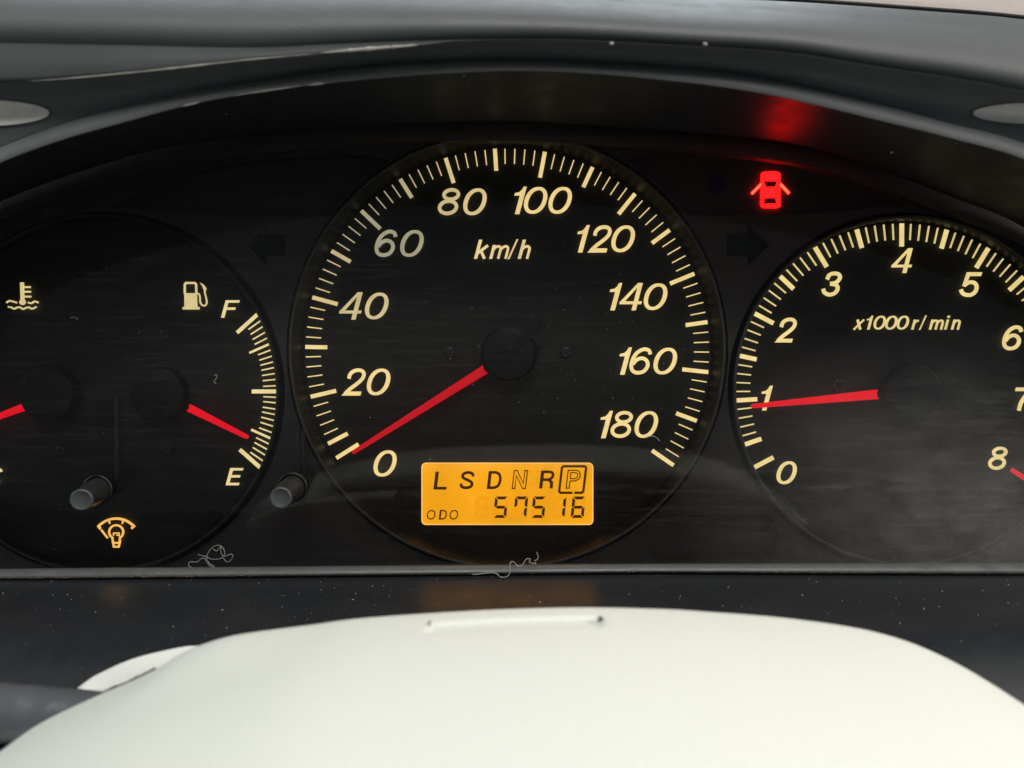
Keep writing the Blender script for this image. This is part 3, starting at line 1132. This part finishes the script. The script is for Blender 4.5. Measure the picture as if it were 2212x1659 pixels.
# dark strip and grey edge paint the left knob's reflection on the dial
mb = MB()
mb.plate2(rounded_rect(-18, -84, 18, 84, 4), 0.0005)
M['reflection_edge'] = plastic('reflection_edge_grey', (0.040, 0.040, 0.040, 1), 0.5, 0.4)
link('knob_reflection', mb.mesh("knob_reflection"), M['groove'], fuel, W(231, 947, -0.0002))
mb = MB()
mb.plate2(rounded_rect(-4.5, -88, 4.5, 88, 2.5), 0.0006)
link('knob_reflection_edge', mb.mesh("knob_reflection_edge"), M['reflection_edge'], fuel, W(254, 947, -0.0002))

# ================================================================== ODOMETER DISPLAY
lcd = thing('odometer_display', 'lit amber gear and odometer display reading 57516 at the foot of the speedometer', 'display', W(1096, 1066, -0.0002))
AMB = lin(246, 166, 20)
mb = MB()
mb.plate2(rounded_rect(-185, -67, 185, 67, 9), 0.0003)
link('screen', mb.mesh("screen"), M['lcd'], lcd, W(1096, 1066.5, -0.0003), color=AMB)
mb = MB()
mb.ribbon(rounded_rect(-184, -66, 184, 66, 9), 2.2, True, th=0.0002)
link('screen_edge', mb.mesh("screen_edge"), M['lcd'], lcd, W(1096, 1066.5, -0.0006), color=lin(255, 196, 110))
for ch, u, v in (('L', 950.6, 1038), ('S', 1009, 1037), ('D', 1066, 1036.8), ('N', 1123, 1035.6), ('R', 1179.5, 1035.6), ('P', 1238, 1035)):
    char(ch, u, v, 38.5, lcd, 'gear_letter', y=-0.0007, mat='lcd_seg', bold=1.0)
mb = MB()
box = sh([(3, -29), (-23, -29), (-26, -26), (-26, 25), (-23, 28), (23, 28), (26, 25), (26, -26), (23, -29), (7, -29)], 0.12)
mb.ribbon([(x, y) for x, y in box], 5.0)
link('gear_frame', mb.mesh("gear_frame"), M['lcd_seg'], lcd, W(1237, 1035.2, -0.0007))
for ch, u in zip('ODO', (931.5, 956, 980.5)):
    char(ch, u, 1111.8, 21, lcd, 'mode_letter', y=-0.0007, mat='lcd_seg')

SEGS = {'0': 'abcdef', '1': 'bc', '5': 'acdfg', '6': 'acdefg', '7': 'abcf', '8': 'abcdefg'}
h2, w2, t = 23.0, 14.0, 6.2


def seg_poly(s):
    g = 0.9
    o, i = w2, w2 - t
    if s == 'a':
        p = [(-o + g + 1, h2), (o - g - 1, h2), (i - g, h2 - t), (-i + g, h2 - t)]
    elif s == 'd':
        p = [(-o + g + 1, -h2), (o - g - 1, -h2), (i - g, -h2 + t), (-i + g, -h2 + t)]
    elif s == 'g':
        p = [(-o + 2 + g, 0), (-i + g, t / 2), (i - g, t / 2), (o - 2 - g, 0), (i - g, -t / 2), (-i + g, -t / 2)]
    elif s == 'b':
        p = [(o, h2 - g - 1), (o, 1.2), (o - 2, 0.6), (i, t / 2 + g), (i, h2 - t - g)]
    elif s == 'c':
        p = [(o, -h2 + g + 1), (o, -1.2), (o - 2, -0.6), (i, -t / 2 - g), (i, -h2 + t + g)]
    elif s == 'f':
        p = [(-o, h2 - g - 1), (-o, 1.2), (-o + 2, 0.6), (-i, t / 2 + g), (-i, h2 - t - g)]
    else:
        p = [(-o, -h2 + g + 1), (-o, -1.2), (-o + 2, -0.6), (-i, -t / 2 - g), (-i, -h2 + t + g)]
    return sh(p, 0.10)


M['lcd_ghost'] = backlit("lcd_ghost", (0.10, 0.055, 0.008, 1), 1.0, 0.02)
GHOST = lin(245, 157, 17)
SEGM = {}
for s in 'abcdefg':
    mb = MB()
    mb.plate2(seg_poly(s), 0.00015)
    SEGM[s] = mb.mesh("segment_" + s)
for d, u in (('', 1041), ('5', 1081.5), ('7', 1124.8), ('5', 1163.5), ('1', 1207.5), ('6', 1248.8)):
    for s in 'abcdefg':
        on = d and s in SEGS[d]
        me = SEGM[s]
        if on:
            link('digit_segment', me, M['lcd_seg'], lcd, W(u, 1095.5, -0.0007))
        else:
            key = 'x' + s
            if key not in SEGM:
                SEGM[key] = me.copy()
                SEGM[key].materials.clear()
            link('unlit_segment', SEGM[key], M['lcd_ghost'], lcd, W(u, 1095.5, -0.0005), color=GHOST)
GLYPH['T'] = ([('p', sh([(0.0, 0.88), (0.7, 0.88), (0.7, 1.0), (0.0, 1.0)], 0.1)), ('p', sh([(0.28, 0), (0.42, 0), (0.42, 0.9), (0.28, 0.9)], 0.1))], 0.8)
GLYPH['I'] = ([('p', sh([(0.0, 0), (0.15, 0), (0.15, 1), (0, 1)], 0.1))], 0.3)
GLYPH['A'] = ([('r', [(0.0, 0.0), (0.42, 1.0), (0.72, 0.0)], 0.13, False), ('p', [(0.15, 0.28), (0.62, 0.28), (0.62, 0.4), (0.2, 0.4)])], 0.8)
for ch, u in (('T', 932), ('R', 950), ('I', 966), ('P', 982), ('A', 1006)):
    m_ = glyph_mesh(ch, 20.0, 0.9).copy()
    m_.materials.clear()
    link('unlit_letter', m_, M['lcd_ghost'], lcd, W(u, 1085, -0.0005), color=GHOST)

# ================================================================== INDICATORS
door = thing('door_ajar_indicator', 'glowing red car symbol with both doors open, above the rev counter', 'warning lamp', W(1663, 411, -0.0002))
RL = (9.0, 0.02, 0.02, 1)


def c8(x, y):
    return ((2750 + x * 0.27125) * 0.5486, (550 + y * 0.27125) * 0.5486)


dc = c8(1045, 728)


def q8(pts):
    return [(c8(x, y)[0] - dc[0], dc[1] - c8(x, y)[1]) for x, y in pts]


mb = MB()
body = [(905, 510), (925, 478), (980, 466), (1110, 466), (1165, 478), (1188, 510), (1188, 640), (1190, 940), (1178, 975), (1145, 990), (945, 990), (910, 972), (898, 940), (902, 640)]
mb.plate2(q8(body))
link('car_body', mb.mesh("car_body"), M['red_lamp'], door, W(*dc, -0.0001), color=RL)
for s, pts in ((0, [(910, 645), (775, 785)]), (1, [(1185, 645), (1315, 780)])):
    mb = MB()
    mb.ribbon(q8(pts), 33 * 0.1488)
    link('car_door', mb.mesh("car_door"), M['red_lamp'], door, W(*dc, -0.0001), color=(12.0, 0.25, 0.12, 1))
M['red_dark'] = backlit("red_dark", (0.05, 0.005, 0.005, 1), 1.0, 0.02)
for pts in ([(955, 604), (1135, 604), (1114, 688), (978, 688)], [(968, 848), (1110, 848), (1135, 930), (940, 930)]):
    mb = MB()
    mb.plate2(q8(pts), 0.0002)
    link('car_window', mb.mesh("car_window"), M['red_dark'], door, W(*dc, -0.0004), color=(0.03, 0.0, 0.0, 1))

beam = link('high_beam_indicator', disc_mesh(20, 0.0003, 40, 0.1, "high_beam_indicator"), M['blue'], None, W(1548, 400, 0.0001))
tag(beam, 'unlit dark blue round lamp spot near the red car symbol', 'warning lamp')

dim = thing('dimmer_indicator', 'glowing amber bulb symbol under an arc, below the first reset knob', 'indicator', W(250, 1152, -0.0002))
DG = lin(250, 190, 90)


def c7(x, y):
    return (x * 0.2976, 932.6 + y * 0.2976)


ic = c7(845, 735)


def q7(pts):
    return [((x - 845) * 0.2976, (735 - y) * 0.2976) for x, y in pts]


def sub(name, build):
    mb = MB()
    build(mb)
    return link(name, mb.mesh(name), M['print'], dim, W(*ic, -0.0004), color=DG)


arcp = [(845 + 178 * math.sin(t), 812 - 182 * math.cos(t)) for t in [math.radians(-46 + 92 * i / 16) for i in range(17)]]
sub('arc', lambda mb: (mb.ribbon(q7([(732, 706)] + arcp + [(955, 702)]), 17 * 0.2976), mb.ribbon(q7([(793, 640), (798, 668)]), 11 * 0.2976), mb.ribbon(q7([(896, 640), (889, 668)]), 11 * 0.2976)))
sub('pointer', lambda mb: mb.ribbon(q7([(737, 712), (784, 772)]), 12 * 0.2976))
bulb = [(845 + 51 * math.sin(t), 727 - 49 * math.cos(t)) for t in [math.radians(-148 + 296 * i / 26) for i in range(27)]]
sub('bulb', lambda mb: mb.ribbon(q7([(822, 806)] + bulb + [(871, 806)]), 14 * 0.2976))
sub('bulb_cap', lambda mb: mb.ribbon(q7([(823, 806), (828, 834), (864, 834), (870, 806)]), 13 * 0.2976, True))
sub('filament', lambda mb: mb.ribbon(q7([(826, 754), (826, 735), (866, 735), (866, 754), (846, 748)]), 8 * 0.2976))

# ================================================================== RESET KNOBS
def knob(base, tip, label):
    y0, y1 = -0.0126, -0.0240
    B, T = W(*base, y0), W(*tip, y1)
    t = thing('reset_knob', label, 'knob', B, 'trip reset knobs')
    ax = (T - B).normalized()
    q = Vector((0, -1, 0)).rotation_difference(ax)
    L = (T - B).length
    r1, r0 = 23.2 * S * (D + y1) / D, 26.0 * S * (D + y0) / D

    def rev(prof, name, n=48):
        mb = MB()
        rows = []
        for r, l in prof:
            rows.append([q @ Vector((r * math.cos(2 * math.pi * i / n), -l, r * math.sin(2 * math.pi * i / n))) for i in range(n)])
        mb.grid(rows, True)
        return mb.mesh(name, True)
    link('shaft', rev([(r0, -0.004), (r0, L * 0.35), (r0 * 0.985, L * 0.5), (r1, L * 0.82), (r1, L - 0.0003)], 'shaft'), M['knob'], t, B)
    link('cap', rev([(r1 + 0.00003, L - 0.0006), (r1 + 0.00003, L - 0.0002), (r1 - 0.00012, L - 0.00002), (r1 - 0.0003, L + 0.00002), (r1 - 0.00042, L - 0.00008), (1e-6, L - 0.00008)], 'cap'), M['knob_face'], t, B)
    link('collar', lathe([(r0 * 1.02, 0.0002), (r0 * 1.05, -0.0004), (r0 * 1.22, -0.0004), (r0 * 1.26, 0.0)], None, 48, 'collar'), M['groove'], t, B + Vector((0, -0.0008, 0)))
    return t


knob((214, 1057), (175, 1080.5), 'short black reset knob poking out above the amber bulb symbol')
knob((634, 1052), (606, 1076), 'short black reset knob poking out between fuel and speedometer dials')

# ================================================================== CLEAR LENS
mb = MB()
rows = []
for i in range(25):
    v = 215 + (1238 - 215) * i / 24
    rows.append([W(u, v, -0.0095 - 0.0060 * math.sin(math.pi * i / 24)) for u in range(-440, 2661, 50)])
mb.grid(rows)
lens = link('gauge_lens', mb.mesh("gauge_lens", True), M['lens'])
tag(lens, 'clear scuffed plastic lens sheet covering all the gauges', 'lens')

# ================================================================== LOWER TRIM
trim = thing('lower_trim_panel', 'glossy black trim panel with a grey ledge below the gauges', 'trim panel', W(1106, 1240, -0.012))
LEDGE_HI = [(-440, 1232), (0, 1229), (700, 1223), (1400, 1218), (2212, 1216), (2700, 1215)]
LEDGE_LO = [(-440, 1256), (0, 1250), (400, 1246), (800, 1242), (1400, 1236), (2212, 1240), (2700, 1242)]
mb = MB()
rows = []
prof = [(-0.10, -0.0060), (0.0, -0.0100), (0.10, -0.0116), (0.35, -0.0124), (0.70, -0.0130), (0.92, -0.0132), (1.0, -0.0126), (1.02, -0.0110)]
us = [-440 + 20 * i for i in range(158)]
for t, y in prof:
    rows.append([W(u, interp(LEDGE_HI, u) * (1 - t) + interp(LEDGE_LO, u) * t, y) for u in us])
mb.grid(wv(rows, trim))
link('ledge', mb.mesh("ledge", True), M['ledge'], trim, WL[trim.name])
PANEL = [(p[1], p[0]) for p in smooth_table([(0.0, -0.0115), (-0.0010, -0.022), (-0.0024, -0.032), (-0.0046, -0.041), (-0.0092, -0.049), (-0.0180, -0.058), (-0.032, -0.068), (-0.060, -0.085), (-0.085, -0.0975)])][::-1]


def panel_drop(y):
    return interp(PANEL, y)


mb = MB()
rows = []
for i in range(61):
    s = i / 60
    y = -0.0115 - 0.085 * s
    row = []
    for u in us:
        p0 = W(u, interp(LEDGE_LO, u) + 2, -0.0115)
        x = p0.x
        side = max(0.0, abs(x) - 0.055)
        z = p0.z + panel_drop(y) + (1.6 * side * side * s * 2.0)
        row.append(Vector((x, y, z)))
    rows.append(row)
mb.grid(wv(rows, trim))
link('sloping_panel', mb.mesh("sloping_panel", True), M['trim'], trim, WL[trim.name])

# ================================================================== STEERING COLUMN COVER
column = thing('steering_column_cover', 'cream plastic steering column cover rising at the bottom of the view', 'column cover', W(1150, 1400, -0.07))
EDGE = smooth_table([(-420, 2150), (-250, 1920), (-100, 1748), (0, 1641), (50, 1594), (107, 1553), (211, 1503), (290, 1469), (345, 1442), (395, 1411), (440, 1391), (519, 1370), (676, 1349), (768, 1336.5),
                     (890, 1327), (1043, 1318), (1165, 1313.5), (1287, 1312), (1444, 1316), (1536, 1322), (1698, 1335), (1872, 1361), (1994, 1400), (2117, 1467), (2212, 1542),
                     (2320, 1655), (2430, 1820), (2560, 2080)])
EDGE_S = smooth_table([(-420, 2150), (-250, 1920), (-100, 1748), (0, 1641), (50, 1594), (107, 1553), (211, 1501), (333, 1450), (420, 1420), (519, 1390), (676, 1353), (768, 1337),
                       (890, 1326.5), (1043, 1318), (1165, 1313.5), (1287, 1312), (1444, 1316), (1536, 1322), (1698, 1336), (1872, 1363), (1994, 1402), (2117, 1467), (2212, 1540),
                       (2320, 1655), (2430, 1820), (2560, 2080)])


def gauss_table(tab, sig):
    us_ = np.arange(-420, 2561, 4.0)
    vs_ = np.interp(us_, [q[0] for q in tab], [q[1] for q in tab])
    kx = np.arange(-3 * sig, 3 * sig + 1, 4.0)
    kk = np.exp(-0.5 * (kx / sig) ** 2)
    kk /= kk.sum()
    n = len(kx) // 2
    pad = np.concatenate([2 * vs_[0] - vs_[1:n + 1][::-1], vs_, 2 * vs_[-1] - vs_[-n - 1:-1][::-1]])
    return list(zip(us_.tolist(), np.convolve(pad, kk, 'valid')[:len(us_)].tolist()))


EDGE = gauss_table(EDGE, 8)
EDGE_S = gauss_table(EDGE_S, 36)
Y_C = -0.0650
f_c = (D + Y_C) / D
mb = MB()
cols = [-420 + 6.0 * i for i in range(497)]
ys = [Y_C + 0.0042, Y_C + 0.0038, Y_C + 0.0028, Y_C + 0.0014, Y_C, Y_C - 0.0014]
zz = [-0.030, -0.0058, -0.0024, -0.0008, 0.0, 0.00025]
fine = [Y_C - 0.0030 - 0.00011 * i for i in range(115)]
rest = [fine[-1] - 0.0012 * (i + 1) for i in range(50)]
rows = []
SLOT_X0, SLOT_X1 = (930 - 1106) * S * 0.648, (1293 - 1106) * S * 0.648


def box_fall(x, a, b, w):
    return 1 / (1 + math.exp(-(x - a) / w)) * 1 / (1 + math.exp((x - b) / w))


for y, dz in list(zip(ys, zz)) + [(y, None) for y in fine + rest]:
    row = []
    for u in cols:
        kf = min(1.0, max(0.0, (Y_C - y) / 0.022))
        kf = kf * kf * (3 - 2 * kf)
        p = W(u, interp(EDGE, u) * (1 - kf) + interp(EDGE_S, u) * kf, Y_C)
        x, z = p.x, p.z
        if dz is None:
            k = (Y_C - y)
            dz_ = 0.0003 + 0.045 * k - 3.6 * k * k
            # shallow moulded slot near the back edge, turned a little like the edge itself
            yc = -0.0742 + 0.020 * (x + 0.0005)
            dsl = box_fall(x, SLOT_X0, SLOT_X1, 0.00025) * box_fall(y, yc - 0.0024, yc + 0.0022, 0.00032)
            dz_ -= 0.0006 * dsl
        else:
            dz_ = dz
        row.append(Vector((x, y, z + dz_)))
    rows.append(row)
mb.grid(wv(rows, column))
link('upper_shell', mb.mesh("upper_shell", True), M['column'], column, WL[column.name])
# the two little mould holes at the ends of the slot
for u, v, rx, rz in ((928, 1353, 3.6, 7.0), (1297, 1343.5, 6.0, 5.5)):
    p = W(u, v, 0)
    mb = MB()
    # lies on the shell: find its depth
    best = None
    for y in fine + rest:
        f = (D + y) / D
        zs = W(u, interp(EDGE, u), Y_C).z
        vv = 829.5 - (zs) / (S * f)
        if best is None or abs(vv - v) < best[0]:
            best = (abs(vv - v), y)
    y = best[1]
    f = (D + y) / D
    c = W(u, v, y) + Vector((0, 0, 0.0005))
    rws = []
    for r, dz in ((1.0, 0.00035), (0.8, 0.0001), (0.5, -0.0006), (1e-4, -0.0014)):
        rws.append([(rx * S * f * r * math.cos(2 * math.pi * i / 20), 0.0011 * r * math.sin(2 * math.pi * i / 20), dz * 0.4) for i in range(20)])
    mb.grid(rws, True)
    link('mould_hole', mb.mesh("mould_hole", True), M['column_hole'], column, c)
# grained flap behind the shell on the stalk side
FL_HI = smooth_table([(160, 1492), (186, 1472), (214, 1455), (290, 1422), (391, 1398), (440, 1394), (519, 1384), (600, 1376), (690, 1372)])
FL_LO = smooth_table([(160, 1492), (186, 1500), (214, 1507), (290, 1478), (391, 1428), (440, 1408), (519, 1394), (600, 1384), (690, 1376)])


def FLK(j):
    u = 160 + 530 * j / 60
    return min(1.0, max(0.0, (interp(FL_LO, u) - interp(FL_HI, u)) / 40.0))


mb = MB()
rows = []
for i in range(13):
    t = i / 12
    yy = -0.0565 - 0.0030 * t
    bul = 0.0
    rows.append([W(160 + 530 * j / 60, interp(FL_HI, 160 + 530 * j / 60) * (1 - t) + (interp(FL_LO, 160 + 530 * j / 60) + 10 * FLK(j)) * t - 4 * FLK(j) * math.sin(math.pi * t), yy) for j in range(61)])
back = [[Vector((p.x, p.y + 0.003, p.z - 0.02)) for p in rows[0]], [Vector((p.x, p.y + 0.0014, p.z - 0.0012)) for p in rows[0]]]
mb.grid(wv(back + rows, column))
link('stalk_shroud', mb.mesh("stalk_shroud", True), M['column_old'], column, WL[column.name])

sp_ = smooth_path([(203, 1507), (235, 1492), (270, 1477.5), (305, 1461), (335, 1446.5)], 8)
link('seam_shadow', tube([W(q.x, q.y - 1.5 + rnd.uniform(-0.8, 0.8), -0.0606) - WL[column.name] for q in sp_], [0.00030 + rnd.uniform(-0.0001, 0.00008) for q in sp_], 6), M['column_hole'], column, WL[column.name])  # dark tube laid along the seam to draw its shadow line

# ================================================================== STALK
p = []
rr = []
for i in range(26):
    t = i / 25
    u = -420 + (330 + 420) * t
    v = 1540 + 22 * max(0, t - 0.55)
    p.append(W(u, v, -0.0605 - 0.002 * t))
    rr.append(0.0054 - 0.0020 * max(0, (t - 0.45)) * 1.6)
stalk = link('control_stalk', tube([q for q in p], rr, 28), M['stalk'])
tag(stalk, 'dark grey round control stalk passing behind the cream column cover', 'stalk')

# ================================================================== LINT AND DUST
def fibre(pts, r, y_of, label, group='lint fibres'):
    P3 = [W(q.x, q.y, y_of(q.x, q.y)) for q in smooth_path(pts, 7)]
    o = link('lint_fibre', tube(P3, r, 5), M['lint'])
    tag(o, label, 'lint', group)
    return o


def k5(pts):
    return [(822.9 + 0.248 * x, 960 + 0.248 * y) for x, y in pts]


fibre(k5([(795, 1133), (870, 1127), (940, 1118), (1000, 1122), (1035, 1150), (1075, 1157), (1110, 1140), (1125, 1100), (1125, 1040), (1140, 1020), (1165, 1030), (1185, 1055), (1215, 1058),
          (1240, 1040), (1260, 1005), (1285, 995), (1300, 1005), (1290, 1022), (1320, 1035), (1348, 1040), (1340, 1015), (1365, 1000), (1368, 970), (1355, 935)]),
      0.000075, lambda u, v: -0.0152 if v > 1214 else -0.0128, 'pale wavy lint fibre hanging over the grey ledge under the odometer')


def k7(pts):
    return [(x * 0.2976, 932.6 + y * 0.2976) for x, y in pts]


fibre(k7([(1390, 985), (1368, 970), (1380, 945), (1430, 945), (1465, 918), (1490, 925), (1510, 960), (1545, 985), (1550, 975), (1515, 950), (1500, 910), (1530, 850), (1580, 823), (1620, 845), (1630, 890),
          (1600, 920), (1540, 925), (1490, 905), (1435, 892)]), 0.00005, lambda u, v: -0.0112, 'tangled pale lint fibre on the lens below the letter E')
fibre(k7([(1545, 850), (1575, 865), (1600, 835), (1605, 880), (1625, 905), (1675, 888), (1690, 905), (1665, 942), (1640, 940), (1618, 915)]), 0.000045, lambda u, v: -0.0113,
      'small looped lint fibre caught in the tangled fibre below the letter E')


def k5b(pts):
    return [(x * 0.557 * 0.5486, (2100 + y * 0.557) * 0.5486) for x, y in pts]


fibre(k5b([(195, 890), (225, 883), (235, 895), (205, 925), (150, 955), (140, 965), (165, 1000), (178, 1040), (183, 1075)]), 0.00006, lambda u, v: -0.0455 - (v - 1430) * 0.00012,
      'hooked lint thread on the black trim beside the stalk')
fibre([(463, 812), (467, 809), (468, 816), (462, 824), (467, 829), (463, 826)], 0.00006, lambda u, v: -0.0158, 'tiny curled lint fibre on the lens near the fuel needle')
fibre([(152, 688), (157, 685), (163, 686), (168, 690)], 0.00006, lambda u, v: -0.0158, 'tiny bent lint fibre on the lens below the thermometer symbol')
fibre([(1395, 944), (1410, 942), (1420, 947), (1425, 953)], 0.00006, lambda u, v: -0.0158, 'thin curved hair on the lens under the number 180')


M['grime'] = plastic('grime_brown', (0.30, 0.23, 0.16, 1), 0.9, 0.1, mottled=0.5, mottle_scale=900)


def flakes(name, place, n, lo, hi, label, mat='dust'):
    mb = MB()
    for _ in range(n):
        c, nrm = place()
        s = lo + (hi - lo) * rnd.random() ** 4
        a = nrm.orthogonal().normalized()
        b = nrm.cross(a)
        th = rnd.random() * 6.28
        a2 = a * math.cos(th) + b * math.sin(th)
        b2 = nrm.cross(a2)
        el = 0.5 + rnd.random() * 1.2
        pts = [c + a2 * s * el, c + b2 * s * 0.6, c - a2 * s * el * rnd.uniform(0.5, 1), c - b2 * s * 0.5, c + nrm * s * 0.5]
        mb.add(pts, [(0, 1, 4), (1, 2, 4), (2, 3, 4), (3, 0, 4)])
    o = link(name, mb.mesh(name), M[mat])
    tag(o, label, 'dust', kind='stuff')
    return o


def on_lens():
    u, v = rnd.uniform(-20, 2230), rnd.uniform(300, 1210)
    if rnd.random() < 0.5:
        u, v = rnd.gauss(1250, 260), rnd.gauss(760, 110)
    t = (v - 215) / (1238 - 215)
    return W(u, v, -0.0096 - 0.0060 * math.sin(math.pi * max(0, min(1, t))) - 0.00004), Vector((0, -1, 0))


def on_panel():
    x = rnd.uniform(-0.13, 0.13)
    s = rnd.random() * 0.62
    u = 1106 + x / (S * (D - 0.0115) / D)
    p0z = W(u, interp(LEDGE_LO, u) + 2, -0.0115).z
    side = max(0.0, abs(x) - 0.055)
    z = p0z + panel_drop(-0.0115 - 0.085 * s) + 1.6 * side * side * s * 2
    return Vector((x, -0.0115 - 0.085 * s, z + 0.00006)), Vector((0, -0.4, 0.9)).normalized()


def on_ledge():
    u = rnd.uniform(-20, 2230)
    if rnd.random() < 0.55:
        u = rnd.uniform(-20, 560) if rnd.random() < 0.7 else rnd.gauss(1820, 120)
    v = interp(LEDGE_LO, u) - abs(rnd.gauss(0, 2.5))
    return W(u, v, -0.0135), Vector((0, -0.8, 0.6))


def on_tunnel():
    u = rnd.uniform(0, 2212)
    t = rnd.random()
    v = interp(BACK, u) * (1 - t) + interp(LIP_LO, u) * t
    y = Y_BACK * (1 - t) + Y_LO * t - 0.006 * t * (1 - t)
    return W(u, v + 1.5, y - 0.0006), Vector((0, -0.6, -0.8)).normalized()


_crumbs = [(1321, 94, 0.0010), (1523, 95, 0.0011), (1927, 329, 0.0)]
for (u, v, _s), lab in zip(_crumbs, ('pale crumb on the hood above the number 100', 'pale crumb on the hood above the dark blue lamp', 'bright crumb on the dark hood lining above number 4')):
    y_ = -0.0530 if v < 200 else -0.0285
    mb = MB()
    r_ = 0.00034 if v < 200 else 0.00028
    rows = [[(r_ * math.sin(a) * math.cos(b) * 1.3, r_ * math.cos(a) * 0.7, r_ * math.sin(a) * math.sin(b) * rnd.uniform(0.7, 1.1)) for b in [2 * math.pi * j / 8 for j in range(8)]] for a in [0.05 + 3.04 * i / 5 for i in range(6)]]
    mb.grid(rows, True)
    o = link('crumb', mb.mesh('crumb', True), M['scuff_highlight'], None, W(u, v, y_))
    tag(o, lab, 'crumb', 'crumbs on the hood')

flakes('lens_dust', on_lens, 700, 0.00003, 0.00016, 'fine pale dust specks scattered over the clear gauge lens')
flakes('panel_dust', on_panel, 1000, 0.00003, 0.00019, 'fine pale dust specks on the glossy black trim panel')
flakes('ledge_dust', on_ledge, 1500, 0.00005, 0.00016, 'brownish dust gathered along the lower edge of the ledge', 'grime')
flakes('hood_dust', on_tunnel, 120, 0.00005, 0.00020, 'sparse pale specks on the dark underside of the hood')
